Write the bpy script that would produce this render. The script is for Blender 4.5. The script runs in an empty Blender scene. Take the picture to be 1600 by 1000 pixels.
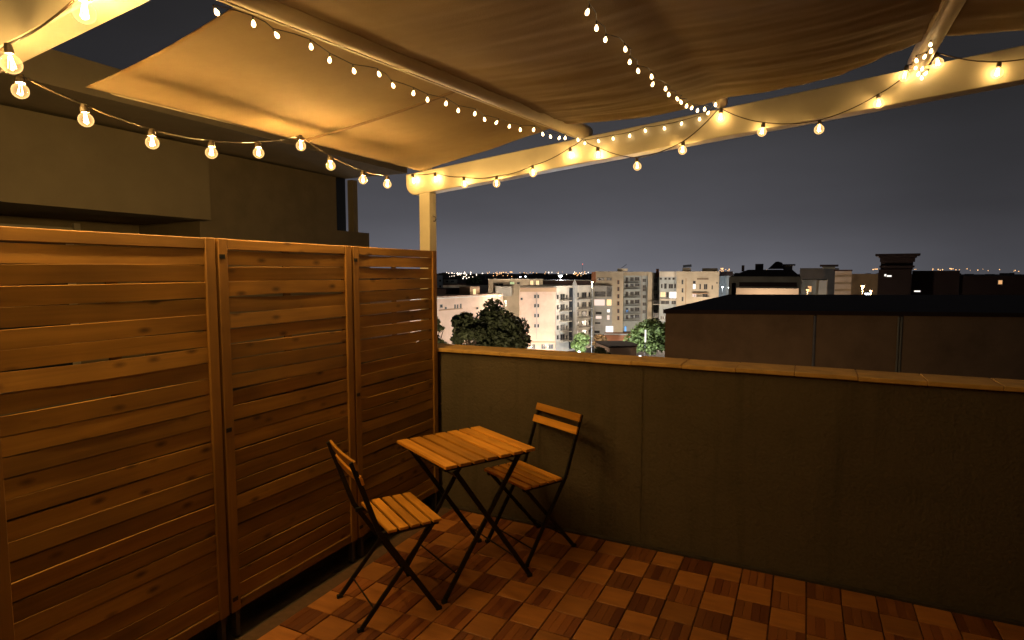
import bpy, bmesh, math, random
from mathutils import Vector, Matrix, noise
R = random.Random(7)
SC = bpy.context.scene
COL = SC.collection

# ------------------------------------------------------------------ camera
F_PX, PITCH, YAW, EYE = 925.99, 0.0803, 0.4593, 1.6037
cam = bpy.data.cameras.new('camera')
cam.sensor_width = 36.0
cam.lens = F_PX / 1600 * 36
cam.clip_start = 0.02
cam.clip_end = 12000
camo = bpy.data.objects.new('camera', cam)
COL.objects.link(camo)
camo.location = (0, 0, EYE)
camo.rotation_euler = (math.pi / 2 - PITCH, 0, YAW)
SC.camera = camo
FW = Vector((-math.sin(YAW) * math.cos(PITCH), math.cos(YAW) * math.cos(PITCH), -math.sin(PITCH)))
RT = Vector((math.cos(YAW), math.sin(YAW), 0))
UP = RT.cross(FW)
EYEV = Vector((0, 0, EYE))

# ------------------------------------------------------------------ sky (night over a lit town)
W = bpy.data.worlds.new('World')
SC.world = W
W.use_nodes = True
nt = W.node_tree
nt.nodes.clear()
o = nt.nodes.new('ShaderNodeOutputWorld')
tc = nt.nodes.new('ShaderNodeTexCoord')
sep = nt.nodes.new('ShaderNodeSeparateXYZ')
nt.links.new(tc.outputs['Generated'], sep.inputs[0])
ramp = nt.nodes.new('ShaderNodeValToRGB')
cr = ramp.color_ramp
cr.elements[0].position = 0.0
cr.elements[0].color = (0.150, 0.150, 0.172, 1)
cr.elements[1].position = 1.0
cr.elements[1].color = (0.026, 0.024, 0.025, 1)
for p_, c_ in ((0.03, (0.128, 0.128, 0.148)), (0.09, (0.084, 0.083, 0.096)), (0.22, (0.052, 0.050, 0.055)), (0.45, (0.037, 0.034, 0.035))):
    e = cr.elements.new(p_)
    e.color = (*c_, 1)
nt.links.new(sep.outputs['Z'], ramp.inputs[0])
bg = nt.nodes.new('ShaderNodeBackground')
bg.inputs['Strength'].default_value = 1.0
# the town glow is stronger over the centre than towards the dark side of town
dp = nt.nodes.new('ShaderNodeVectorMath'); dp.operation = 'DOT_PRODUCT'
dp.inputs[1].default_value = (-0.42, 0.907, 0.0)
nt.links.new(tc.outputs['Generated'], dp.inputs[0])
mr = nt.nodes.new('ShaderNodeMapRange')
mr.interpolation_type = 'SMOOTHSTEP'; mr.inputs['From Min'].default_value = 0.78; mr.inputs['From Max'].default_value = 1.0
mr.inputs['To Min'].default_value = 0.45; mr.inputs['To Max'].default_value = 1.0
nt.links.new(dp.outputs['Value'], mr.inputs['Value'])
mx = nt.nodes.new('ShaderNodeVectorMath'); mx.operation = 'SCALE'
nt.links.new(ramp.outputs[0], mx.inputs[0]); nt.links.new(mr.outputs[0], mx.inputs['Scale'])
cl = nt.nodes.new('ShaderNodeTexNoise'); cl.inputs['Scale'].default_value = 2.6; cl.inputs['Detail'].default_value = 5
cm = nt.nodes.new('ShaderNodeMapping'); cm.inputs['Scale'].default_value = (1, 1, 3.5)
nt.links.new(tc.outputs['Generated'], cm.inputs[0]); nt.links.new(cm.outputs[0], cl.inputs['Vector'])
cmr = nt.nodes.new('ShaderNodeMapRange'); cmr.inputs['From Min'].default_value = 0.3; cmr.inputs['From Max'].default_value = 0.7; cmr.inputs['To Min'].default_value = 0.90; cmr.inputs['To Max'].default_value = 1.10
nt.links.new(cl.outputs[0], cmr.inputs['Value'])
cs = nt.nodes.new('ShaderNodeVectorMath'); cs.operation = 'SCALE'
nt.links.new(mx.outputs[0], cs.inputs[0]); nt.links.new(cmr.outputs[0], cs.inputs['Scale']); nt.links.new(cs.outputs[0], bg.inputs['Color'])
sky = nt.nodes.new('ShaderNodeTexSky')
sky.sky_type = 'NISHITA'; sky.sun_disc = False
sky.sun_elevation = math.radians(0.5); sky.sun_rotation = math.radians(200)
bg2 = nt.nodes.new('ShaderNodeBackground')
bg2.inputs['Strength'].default_value = 0.0015
nt.links.new(sky.outputs[0], bg2.inputs['Color'])
ad = nt.nodes.new('ShaderNodeAddShader')
nt.links.new(bg.outputs[0], ad.inputs[0]); nt.links.new(bg2.outputs[0], ad.inputs[1])
nt.links.new(ad.outputs[0], o.inputs[0])

SC.view_settings.view_transform = 'Standard'
SC.view_settings.look = 'None'
SC.view_settings.exposure = 0
SC.view_settings.gamma = 1
SC.view_settings.use_curve_mapping = False
SC.render.engine = 'CYCLES'
SC.cycles.use_denoising = True
SC.cycles.max_bounces = 5
SC.cycles.use_adaptive_sampling = True
SC.cycles.adaptive_threshold = 0.02
SC.cycles.transparent_max_bounces = 16
SC.cycles.sample_clamp_indirect = 4.0

P_FENCE, P_RAFTER, P_NEAR = 11.5, 1.25, 7.0         # watts of the festoon bulbs
BULB_COL = (1.0, 0.61, 0.195)

# ------------------------------------------------------------------ helpers
def ray(px, py):
    return FW * F_PX + RT * (px - 800) - UP * (py - 500)
def at_y(px, py, Y):
    d = ray(px, py); return EYEV + d * (Y / d.y)
def at_x(px, py, X):
    d = ray(px, py); return EYEV + d * (X / d.x)
def at_d(px, py, D):                                # D metres ahead of the terrace
    return EYEV + ray(px, py) * (D / F_PX)
SL = 0.0953
def roof_z(x): return 2.292 + SL * (x + 2.13)
def at_roof(px, py, dz):
    d = ray(px, py)
    t = (roof_z(0) + dz - EYE) / (d.z - SL * d.x)
    return EYEV + d * t

MATS = {}
def mat(name, col, rough=0.7, var=0.12, scale=6.0, bump=0.0, metal=0.0, stretch=(1, 1, 1), rnd=0.0, emit=None, es=0.0, dirt=None):
    if name in MATS: return MATS[name]
    m = bpy.data.materials.new(name); m.use_nodes = True
    n = m.node_tree; b = n.nodes['Principled BSDF']
    b.inputs['Roughness'].default_value = rough
    b.inputs['Metallic'].default_value = metal
    if emit:
        b.inputs['Emission Color'].default_value = (*emit, 1)
        b.inputs['Emission Strength'].default_value = es
    t = n.nodes.new('ShaderNodeTexCoord'); mp = n.nodes.new('ShaderNodeMapping')
    mp.inputs['Scale'].default_value = stretch
    n.links.new(t.outputs['Object'], mp.inputs[0])
    nz = n.nodes.new('ShaderNodeTexNoise'); nz.inputs['Scale'].default_value = scale; nz.inputs['Detail'].default_value = 6
    n.links.new(mp.outputs[0], nz.inputs['Vector'])
    rp = n.nodes.new('ShaderNodeValToRGB')
    rp.color_ramp.elements[0].position = 0.3; rp.color_ramp.elements[1].position = 0.7
    rp.color_ramp.elements[0].color = (*[c * (1 - var) for c in col], 1)
    rp.color_ramp.elements[1].color = (*[min(1, c * (1 + var)) for c in col], 1)
    n.links.new(nz.outputs[0], rp.inputs[0])
    out = rp.outputs[0]
    if rnd:
        oi = n.nodes.new('ShaderNodeObjectInfo'); hs = n.nodes.new('ShaderNodeHueSaturation')
        mr_ = n.nodes.new('ShaderNodeMapRange'); mr_.inputs['To Min'].default_value = 1 - rnd; mr_.inputs['To Max'].default_value = 1 + rnd
        n.links.new(oi.outputs['Random'], mr_.inputs[0]); n.links.new(mr_.outputs[0], hs.inputs['Value'])
        n.links.new(out, hs.inputs['Color']); out = hs.outputs[0]
    if dirt:
        n2 = n.nodes.new('ShaderNodeTexNoise'); n2.inputs['Scale'].default_value = dirt[0]; n2.inputs['Detail'].default_value = 8; n2.inputs['Roughness'].default_value = 0.7
        n.links.new(t.outputs['Object'], n2.inputs['Vector'])
        r2 = n.nodes.new('ShaderNodeValToRGB'); r2.color_ramp.elements[0].position = 0.45; r2.color_ramp.elements[1].position = 0.72
        r2.color_ramp.elements[0].color = (1, 1, 1, 1); d = 1 - dirt[1]; r2.color_ramp.elements[1].color = (d, d, d, 1)
        n.links.new(n2.outputs[0], r2.inputs[0])
        mm = n.nodes.new('ShaderNodeMix'); mm.data_type = 'RGBA'; mm.blend_type = 'MULTIPLY'; mm.inputs[0].default_value = 1
        n.links.new(out, mm.inputs[6]); n.links.new(r2.outputs[0], mm.inputs[7]); out = mm.outputs[2]
    n.links.new(out, b.inputs['Base Color'])
    if bump:
        bp = n.nodes.new('ShaderNodeBump'); bp.inputs['Strength'].default_value = bump; bp.inputs['Distance'].default_value = 0.01
        n.links.new(nz.outputs[0], bp.inputs['Height']); n.links.new(bp.outputs[0], b.inputs['Normal'])
    MATS[name] = m
    return m

def wood(name, c1, c2, axis, rough=0.55, rnd=0.25, knots=0.0):
    """grain runs along the given local axis"""
    m = bpy.data.materials.new(name); m.use_nodes = True; n = m.node_tree; b = n.nodes['Principled BSDF']
    b.inputs['Roughness'].default_value = rough
    t = n.nodes.new('ShaderNodeTexCoord'); oi = n.nodes.new('ShaderNodeObjectInfo')
    mp = n.nodes.new('ShaderNodeMapping')
    s = [30, 30, 30]; s[axis] = 1.6; mp.inputs['Scale'].default_value = s
    off = n.nodes.new('ShaderNodeVectorMath'); off.operation = 'SCALE'; off.inputs[0].default_value = (41.3, 17.7, 29.1)
    n.links.new(oi.outputs['Random'], off.inputs['Scale'])
    a_ = n.nodes.new('ShaderNodeVectorMath'); a_.operation = 'ADD'
    n.links.new(t.outputs['Object'], a_.inputs[0]); n.links.new(off.outputs[0], a_.inputs[1])
    n.links.new(a_.outputs[0], mp.inputs[0])
    nz = n.nodes.new('ShaderNodeTexNoise'); nz.inputs['Scale'].default_value = 1.0; nz.inputs['Detail'].default_value = 7; nz.inputs['Roughness'].default_value = 0.62; nz.inputs['Distortion'].default_value = 0.4
    n.links.new(mp.outputs[0], nz.inputs['Vector'])
    rp = n.nodes.new('ShaderNodeValToRGB'); rp.color_ramp.elements[0].position = 0.28; rp.color_ramp.elements[1].position = 0.72
    rp.color_ramp.elements[0].color = (*c1, 1); rp.color_ramp.elements[1].color = (*c2, 1)
    n.links.new(nz.outputs[0], rp.inputs[0])
    out = rp.outputs[0]
    # broad tone drift along the board
    n2 = n.nodes.new('ShaderNodeTexNoise'); n2.inputs['Scale'].default_value = 3.0; n2.inputs['Detail'].default_value = 2
    n.links.new(a_.outputs[0], n2.inputs['Vector'])
    mr1 = n.nodes.new('ShaderNodeMapRange'); mr1.inputs['From Min'].default_value = 0.3; mr1.inputs['From Max'].default_value = 0.7
    mr1.inputs['To Min'].default_value = 0.78; mr1.inputs['To Max'].default_value = 1.18
    n.links.new(n2.outputs[0], mr1.inputs[0])
    mr_ = n.nodes.new('ShaderNodeMapRange'); mr_.inputs['To Min'].default_value = 1 - rnd; mr_.inputs['To Max'].default_value = 1 + rnd
    n.links.new(oi.outputs['Random'], mr_.inputs[0])
    mu = n.nodes.new('ShaderNodeMath'); mu.operation = 'MULTIPLY'
    n.links.new(mr1.outputs[0], mu.inputs[0]); n.links.new(mr_.outputs[0], mu.inputs[1])
    hs = n.nodes.new('ShaderNodeHueSaturation'); n.links.new(out, hs.inputs['Color']); n.links.new(mu.outputs[0], hs.inputs['Value'])
    out = hs.outputs[0]
    if knots:
        m2 = n.nodes.new('ShaderNodeMapping'); s = [13, 13, 13]; s[axis] = 6.0; m2.inputs['Scale'].default_value = s
        n.links.new(a_.outputs[0], m2.inputs[0])
        vo = n.nodes.new('ShaderNodeTexVoronoi'); vo.inputs['Scale'].default_value = 1.0
        n.links.new(m2.outputs[0], vo.inputs['Vector'])
        rk = n.nodes.new('ShaderNodeValToRGB'); rk.color_ramp.elements[0].position = 0.05; rk.color_ramp.elements[1].position = 0.20
        rk.color_ramp.elements[0].color = (0.22, 0.18, 0.15, 1); rk.color_ramp.elements[1].color = (1, 1, 1, 1)
        n.links.new(vo.outputs['Distance'], rk.inputs[0])
        mm = n.nodes.new('ShaderNodeMix'); mm.data_type = 'RGBA'; mm.blend_type = 'MULTIPLY'; mm.inputs[0].default_value = knots
        n.links.new(out, mm.inputs[6]); n.links.new(rk.outputs[0], mm.inputs[7]); out = mm.outputs[2]
    n.links.new(out, b.inputs['Base Color'])
    bp = n.nodes.new('ShaderNodeBump'); bp.inputs['Strength'].default_value = 0.25; bp.inputs['Distance'].default_value = 0.003
    n.links.new(nz.outputs[0], bp.inputs['Height']); n.links.new(bp.outputs[0], b.inputs['Normal'])
    return m

def emitter(name, col, s):
    if name in MATS: return MATS[name]
    m = bpy.data.materials.new(name); m.use_nodes = True; n = m.node_tree; n.nodes.clear()
    o_ = n.nodes.new('ShaderNodeOutputMaterial'); e_ = n.nodes.new('ShaderNodeEmission')
    e_.inputs[0].default_value = (*col, 1); e_.inputs[1].default_value = s
    n.links.new(e_.outputs[0], o_.inputs[0]); MATS[name] = m
    return m

# --- mesh builder
class MB:
    def __init__(s): s.v = []; s.f = []
    def box(s, x0, x1, y0, y1, z0, z1):
        i = len(s.v)
        s.v += [(x0, y0, z0), (x1, y0, z0), (x1, y1, z0), (x0, y1, z0), (x0, y0, z1), (x1, y0, z1), (x1, y1, z1), (x0, y1, z1)]
        s.f += [[i + k for k in q] for q in ((0, 3, 2, 1), (4, 5, 6, 7), (0, 1, 5, 4), (1, 2, 6, 5), (2, 3, 7, 6), (3, 0, 4, 7))]
        return s
    def prism(s, pts, z0, z1):                       # pts counter-clockwise
        i = len(s.v); n = len(pts)
        s.v += [(x, y, z0) for x, y in pts] + [(x, y, z1) for x, y in pts]
        s.f.append([i + k for k in reversed(range(n))]); s.f.append([i + n + k for k in range(n)])
        for k in range(n):
            j = (k + 1) % n; s.f.append([i + k, i + j, i + n + j, i + n + k])
        return s
    def tube(s, pts, r, seg=6, r2=None):
        pts = [Vector(p) for p in pts]; i0 = len(s.v); n = len(pts)
        for k, p in enumerate(pts):
            d = (pts[min(k + 1, n - 1)] - pts[max(k - 1, 0)]).normalized()
            a = d.orthogonal().normalized() if abs(d.z) > 0.95 else Vector((-d.y, d.x, 0)).normalized()
            b = d.cross(a); rr = r if r2 is None else r + (r2 - r) * k / (n - 1)
            for j in range(seg):
                t = 2 * math.pi * j / seg; s.v.append(tuple(p + a * math.cos(t) * rr + b * math.sin(t) * rr))
        for k in range(n - 1):
            for j in range(seg):
                q = (j + 1) % seg
                s.f.append([i0 + k * seg + j, i0 + k * seg + q, i0 + (k + 1) * seg + q, i0 + (k + 1) * seg + j])
        s.f.append([i0 + j for j in reversed(range(seg))]); s.f.append([i0 + (n - 1) * seg + j for j in range(seg)])
        return s
    def bar(s, p, q, w, t, wdir):                    # flat bar from p to q, width w along wdir, thickness t
        p = Vector(p); q = Vector(q); d = (q - p).normalized(); wv = Vector(wdir); wv = (wv - d * wv.dot(d)).normalized(); tv = d.cross(wv)
        i = len(s.v)
        for c in (p, q):
            for a_, b_ in ((-1, -1), (1, -1), (1, 1), (-1, 1)):
                s.v.append(tuple(c + wv * a_ * w / 2 + tv * b_ * t / 2))
        s.f += [[i + k for k in f] for f in ((3, 2, 1, 0), (4, 5, 6, 7), (0, 1, 5, 4), (1, 2, 6, 5), (2, 3, 7, 6), (3, 0, 4, 7))]
        return s
    def lathe(s, prof, seg=12, c=(0, 0, 0)):
        i0 = len(s.v)
        for r, z in prof:
            for j in range(seg):
                t = 2 * math.pi * j / seg; s.v.append((c[0] + r * math.cos(t), c[1] + r * math.sin(t), c[2] + z))
        for k in range(len(prof) - 1):
            for j in range(seg):
                q = (j + 1) % seg; s.f.append([i0 + k * seg + j, i0 + k * seg + q, i0 + (k + 1) * seg + q, i0 + (k + 1) * seg + j])
        return s
    def mesh(s, name, m, bevel=0.0, smooth=False):
        me = bpy.data.meshes.new(name); me.from_pydata(s.v, [], s.f)
        bm = bmesh.new(); bm.from_mesh(me)
        bmesh.ops.recalc_face_normals(bm, faces=bm.faces)
        if bevel:
            bmesh.ops.bevel(bm, geom=[e for e in bm.edges if len(e.link_faces) == 2 and e.calc_face_angle(0) > 0.6], offset=bevel, segments=1, affect='EDGES')
        bm.to_mesh(me); bm.free()
        if smooth:
            for p in me.polygons: p.use_smooth = True
        me.materials.append(m)
        return me
    def build(s, name, m, parent=None, bevel=0.0, smooth=False):
        return link(name, s.mesh(name, m, bevel, smooth), parent)

def link(name, me, parent=None, loc=None):
    ob = bpy.data.objects.new(name, me); COL.objects.link(ob)
    if parent: ob.parent = parent
    if loc is not None: ob.location = loc
    return ob
def tag(ob, label=None, cat=None, group=None, kind=None):
    if label: ob['label'] = label
    if cat: ob['category'] = cat
    if group: ob['group'] = group
    if kind: ob['kind'] = kind
    return ob
def thing(name, label, cat, loc=(0, 0, 0), rz=0.0, group=None):
    ob = bpy.data.objects.new(name, None); COL.objects.link(ob); ob.empty_display_size = 0.2
    ob.location = loc; ob.rotation_euler = (0, 0, rz)
    return tag(ob, label, cat, group)
def copy_tree(src, parent=None):
    c = src.copy(); COL.objects.link(c); c.parent = parent
    for ch in list(src.children): copy_tree(ch, c)
    return c

# ------------------------------------------------------------------ materials of the terrace
def stained_plaster():
    m = mat('olive_plaster', (0.104, 0.083, 0.053), 0.85, 0.07, 60, 0.5, dirt=(1.3, 0.22)); n = m.node_tree; b = n.nodes['Principled BSDF']
    src = b.inputs['Base Color'].links[0].from_socket
    t = n.nodes.new('ShaderNodeTexCoord')
    def layer(scale, ns, lo, hi, dark, src):
        mp = n.nodes.new('ShaderNodeMapping'); mp.inputs['Scale'].default_value = scale; n.links.new(t.outputs['Object'], mp.inputs[0])
        z = n.nodes.new('ShaderNodeTexNoise'); z.inputs['Scale'].default_value = ns; z.inputs['Detail'].default_value = 7; z.inputs['Roughness'].default_value = 0.65; n.links.new(mp.outputs[0], z.inputs['Vector'])
        r = n.nodes.new('ShaderNodeValToRGB'); r.color_ramp.elements[0].position = lo; r.color_ramp.elements[1].position = hi
        r.color_ramp.elements[0].color = (1, 1, 1, 1); r.color_ramp.elements[1].color = (dark, dark, dark * 0.95, 1); n.links.new(z.outputs[0], r.inputs[0])
        x = n.nodes.new('ShaderNodeMix'); x.data_type = 'RGBA'; x.blend_type = 'MULTIPLY'; x.inputs[0].default_value = 1
        n.links.new(src, x.inputs[6]); n.links.new(r.outputs[0], x.inputs[7]); return x.outputs[2]
    o1 = layer((9, 9, 0.5), 1.0, 0.52, 0.75, 0.72, src)      # rain streaks
    o2 = layer((1, 1, 2.2), 2.1, 0.48, 0.70, 0.87, o1)       # patchy repainting
    v = n.nodes.new('ShaderNodeTexVoronoi'); v.feature = 'DISTANCE_TO_EDGE'; v.inputs['Scale'].default_value = 1.3
    d = n.nodes.new('ShaderNodeTexNoise'); d.inputs['Scale'].default_value = 5.0; n.links.new(t.outputs['Object'], d.inputs['Vector'])
    a = n.nodes.new('ShaderNodeMix'); a.data_type = 'RGBA'; a.blend_type = 'LINEAR_LIGHT'; a.inputs[0].default_value = 0.14
    n.links.new(t.outputs['Object'], a.inputs[6]); n.links.new(d.outputs['Color'], a.inputs[7]); n.links.new(a.outputs[2], v.inputs['Vector'])
    r = n.nodes.new('ShaderNodeValToRGB'); r.color_ramp.elements[0].position = 0.0; r.color_ramp.elements[1].position = 0.004
    r.color_ramp.elements[0].color = (0.62, 0.6, 0.58, 1); r.color_ramp.elements[1].color = (1, 1, 1, 1); n.links.new(v.outputs[0], r.inputs[0])
    x = n.nodes.new('ShaderNodeMix'); x.data_type = 'RGBA'; x.blend_type = 'MULTIPLY'; x.inputs[0].default_value = 0.6
    n.links.new(o2, x.inputs[6]); n.links.new(r.outputs[0], x.inputs[7]); n.links.new(x.outputs[2], b.inputs['Base Color'])
    return m
M_WALL = stained_plaster()
M_COPE = mat('coping_terracotta', (0.58, 0.36, 0.11), 0.6, 0.14, 14, 0.25, rnd=0.05, dirt=(3.0, 0.35))
M_WHITE = mat('cream_paint', (0.52, 0.475, 0.37), 0.45, 0.05, 9, 0.06, dirt=(2.5, 0.12))
M_TUBE = mat('painted_aluminium', (0.44, 0.35, 0.22), 0.55, 0.06, 12, 0.03)
M_STEEL = mat('black_steel', (0.012, 0.012, 0.012), 0.45, 0.2, 30, 0.05, metal=0.2)
M_RUBBER = mat('black_rubber', (0.01, 0.01, 0.01), 0.9, 0.2, 30)
M_CABLE = mat('cable_plastic', (0.05, 0.035, 0.02), 0.5, 0.1, 30)
M_FENCE = wood('fence_wood', (0.190, 0.090, 0.015), (0.325, 0.164, 0.028), 1, 0.55, 0.2, 0.9)
M_FRAME = wood('fence_frame_wood', (0.20, 0.094, 0.017), (0.29, 0.142, 0.027), 2, 0.55, 0.1, 0.25)
M_ACACIA = wood('acacia_wood', (0.42, 0.17, 0.020), (0.76, 0.355, 0.046), 1, 0.40, 0.32, 0.3)
M_CONC = mat('cement', (0.055, 0.042, 0.030), 0.9, 0.2, 18, 0.4, dirt=(4, 0.3))
M_GROUT = mat('grout', (0.10, 0.055, 0.03), 0.95, 0.2, 30)

TX, TY, GAP = 0.154, 0.165, 0.005
def tile_mat(name, c1, c2, stripes):
    m = bpy.data.materials.new(name); m.use_nodes = True; n = m.node_tree; b = n.nodes['Principled BSDF']
    b.inputs['Roughness'].default_value = 0.42
    t = n.nodes.new('ShaderNodeTexCoord'); oi = n.nodes.new('ShaderNodeObjectInfo')
    off = n.nodes.new('ShaderNodeVectorMath'); off.operation = 'SCALE'; off.inputs[0].default_value = (13.1, 7.7, 3.3)
    n.links.new(oi.outputs['Random'], off.inputs['Scale'])
    a_ = n.nodes.new('ShaderNodeVectorMath'); a_.operation = 'ADD'
    n.links.new(t.outputs['Object'], a_.inputs[0]); n.links.new(off.outputs[0], a_.inputs[1])
    mp = n.nodes.new('ShaderNodeMapping'); mp.inputs['Scale'].default_value = (26, 1.2, 1) if stripes else (5, 26, 1)
    n.links.new(a_.outputs[0], mp.inputs[0])
    nz = n.nodes.new('ShaderNodeTexNoise'); nz.inputs['Scale'].default_value = 1.0; nz.inputs['Detail'].default_value = 3 if stripes else 5
    n.links.new(mp.outputs[0], nz.inputs['Vector'])
    rp = n.nodes.new('ShaderNodeValToRGB'); rp.color_ramp.elements[0].position = 0.44 if stripes else 0.3; rp.color_ramp.elements[1].position = 0.57 if stripes else 0.7
    rp.color_ramp.elements[0].color = (*c1, 1); rp.color_ramp.elements[1].color = (*c2, 1)
    fac = nz.outputs[0]
    if stripes:                                      # each of the four strips of a dark tile has a tone of its own
        sx = n.nodes.new('ShaderNodeSeparateXYZ'); n.links.new(t.outputs['Object'], sx.inputs[0])
        sn = n.nodes.new('ShaderNodeMath'); sn.operation = 'SNAP'; sn.inputs[1].default_value = (TX - GAP) / 4
        n.links.new(sx.outputs[0], sn.inputs[0])
        cb = n.nodes.new('ShaderNodeCombineXYZ'); m57 = n.nodes.new('ShaderNodeMath'); m57.operation = 'MULTIPLY'; m57.inputs[1].default_value = 57.3
        n.links.new(oi.outputs['Random'], m57.inputs[0]); n.links.new(sn.outputs[0], cb.inputs[0]); n.links.new(m57.outputs[0], cb.inputs[1])
        wn = n.nodes.new('ShaderNodeTexWhiteNoise'); n.links.new(cb.outputs[0], wn.inputs['Vector'])
        mxf = n.nodes.new('ShaderNodeMix'); mxf.inputs[0].default_value = 0.55
        n.links.new(nz.outputs[0], mxf.inputs[2]); n.links.new(wn.outputs['Value'], mxf.inputs[3]); fac = mxf.outputs[0]
        rp.color_ramp.elements[0].position = 0.30; rp.color_ramp.elements[1].position = 0.72
    n.links.new(fac, rp.inputs[0])
    mr_ = n.nodes.new('ShaderNodeMapRange'); mr_.inputs['To Min'].default_value = 0.72; mr_.inputs['To Max'].default_value = 1.25
    n.links.new(oi.outputs['Random'], mr_.inputs[0])
    hs = n.nodes.new('ShaderNodeHueSaturation'); n.links.new(rp.outputs[0], hs.inputs['Color']); n.links.new(mr_.outputs[0], hs.inputs['Value'])
    n.links.new(hs.outputs[0], b.inputs['Base Color'])
    n3 = n.nodes.new('ShaderNodeTexNoise'); n3.inputs['Scale'].default_value = 90; n.links.new(a_.outputs[0], n3.inputs['Vector'])
    bp = n.nodes.new('ShaderNodeBump'); bp.inputs['Strength'].default_value = 0.35; bp.inputs['Distance'].default_value = 0.002
    n.links.new(n3.outputs[0], bp.inputs['Height']); n.links.new(bp.outputs[0], b.inputs['Normal'])
    r3 = n.nodes.new('ShaderNodeMapRange'); r3.inputs['To Min'].default_value = 0.35; r3.inputs['To Max'].default_value = 0.65
    n.links.new(nz.outputs[0], r3.inputs[0]); n.links.new(r3.outputs[0], b.inputs['Roughness'])
    return m
M_TL = tile_mat('tile_light', (0.28, 0.105, 0.024), (0.40, 0.160, 0.036), False)
M_TD = tile_mat('tile_dark', (0.135, 0.037, 0.010), (0.27, 0.094, 0.022), True)

def fabric_mat():
    m = bpy.data.materials.new('canvas'); m.use_nodes = True; n = m.node_tree; b = n.nodes['Principled BSDF']
    b.inputs['Roughness'].default_value = 0.9
    t = n.nodes.new('ShaderNodeTexCoord')
    nz = n.nodes.new('ShaderNodeTexNoise'); nz.inputs['Scale'].default_value = 2.2; nz.inputs['Detail'].default_value = 6; nz.inputs['Roughness'].default_value = 0.65
    n.links.new(t.outputs['Object'], nz.inputs['Vector'])
    rp = n.nodes.new('ShaderNodeValToRGB'); rp.color_ramp.elements[0].position = 0.3; rp.color_ramp.elements[1].position = 0.7
    rp.color_ramp.elements[0].color = (0.225, 0.152, 0.066, 1); rp.color_ramp.elements[1].color = (0.325, 0.230, 0.110, 1)
    n.links.new(nz.outputs[0], rp.inputs[0]); n.links.new(rp.outputs[0], b.inputs['Base Color'])
    n2 = n.nodes.new('ShaderNodeTexNoise'); n2.inputs['Scale'].default_value = 220
    n.links.new(t.outputs['Object'], n2.inputs['Vector'])
    bp = n.nodes.new('ShaderNodeBump'); bp.inputs['Strength'].default_value = 0.3; bp.inputs['Distance'].default_value = 0.002
    n.links.new(n2.outputs[0], bp.inputs['Height']); n.links.new(bp.outputs[0], b.inputs['Normal'])
    tr = n.nodes.new('ShaderNodeBsdfTranslucent'); tr.inputs[0].default_value = (0.3, 0.22, 0.12, 1)
    ms = n.nodes.new('ShaderNodeMixShader'); ms.inputs[0].default_value = 0.12
    out = n.nodes['Material Output']
    n.links.new(b.outputs[0], ms.inputs[1]); n.links.new(tr.outputs[0], ms.inputs[2]); n.links.new(ms.outputs[0], out.inputs[0])
    return m
M_FAB = fabric_mat()

def bulb_glass():
    m = bpy.data.materials.new('lit_bulb_glass'); m.use_nodes = True; n = m.node_tree; n.nodes.clear()
    out = n.nodes.new('ShaderNodeOutputMaterial')
    tr = n.nodes.new('ShaderNodeBsdfTransparent'); tr.inputs[0].default_value = (0.96, 0.92, 0.85, 1)
    em = n.nodes.new('ShaderNodeEmission'); em.inputs[0].default_value = (1.0, 0.58, 0.2, 1); em.inputs[1].default_value = 0.5
    gl = n.nodes.new('ShaderNodeBsdfGlossy'); gl.inputs['Roughness'].default_value = 0.05
    fr = n.nodes.new('ShaderNodeLayerWeight'); fr.inputs[0].default_value = 0.35
    a1 = n.nodes.new('ShaderNodeAddShader'); n.links.new(tr.outputs[0], a1.inputs[0]); n.links.new(em.outputs[0], a1.inputs[1])
    mu = n.nodes.new('ShaderNodeMath'); mu.operation = 'MULTIPLY_ADD'; mu.inputs[1].default_value = 1.0; mu.inputs[2].default_value = 0.3
    n.links.new(fr.outputs['Facing'], mu.inputs[0]); n.links.new(mu.outputs[0], em.inputs[1])
    ms = n.nodes.new('ShaderNodeMixShader'); ms.inputs[0].default_value = 0.05
    n.links.new(a1.outputs[0], ms.inputs[1]); n.links.new(gl.outputs[0], ms.inputs[2]); n.links.new(ms.outputs[0], out.inputs[0])
    return m
M_BULB = bulb_glass()
M_FIL = emitter('filament', (1.0, 0.66, 0.27), 26)
M_MINI = emitter('mini_bulb_glow', (1.0, 0.70, 0.34), 9)

# ------------------------------------------------------------------ terrace floor
floor = MB().box(-2.7, 3.2, -2.2, 3.70, -0.30, -0.012).build('terrace_floor', M_CONC); tag(floor, kind='structure')
YW = 3.358; XF = -2.2
gr = MB().box(-2.18, 2.99, -2.0, YW - 0.03, -0.0119, -0.004).build('grout_bed', M_GROUT, floor)
def tile_mesh(nm, m):
    return MB().box(-TX / 2 + GAP / 2, TX / 2 - GAP / 2, -TY / 2 + GAP / 2, TY / 2 - GAP / 2, -0.0045, 0.004).mesh(nm, m, bevel=0.0025)
me_l = tile_mesh('tile_light', M_TL); md = MB(); sw_ = (TX - GAP) / 4
for q in range(4):
    xa = -TX / 2 + GAP / 2 + sw_ * q
    md.box(xa + 0.0004, xa + sw_ - 0.0004, -TY / 2 + GAP / 2, TY / 2 - GAP / 2, -0.0045, 0.004)
me_d = md.mesh('tile_dark', M_TD, bevel=0.0012)
far_l = MB(); far_d = MB(); ntile = 0
Y0 = YW - 0.030
cand = []
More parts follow.
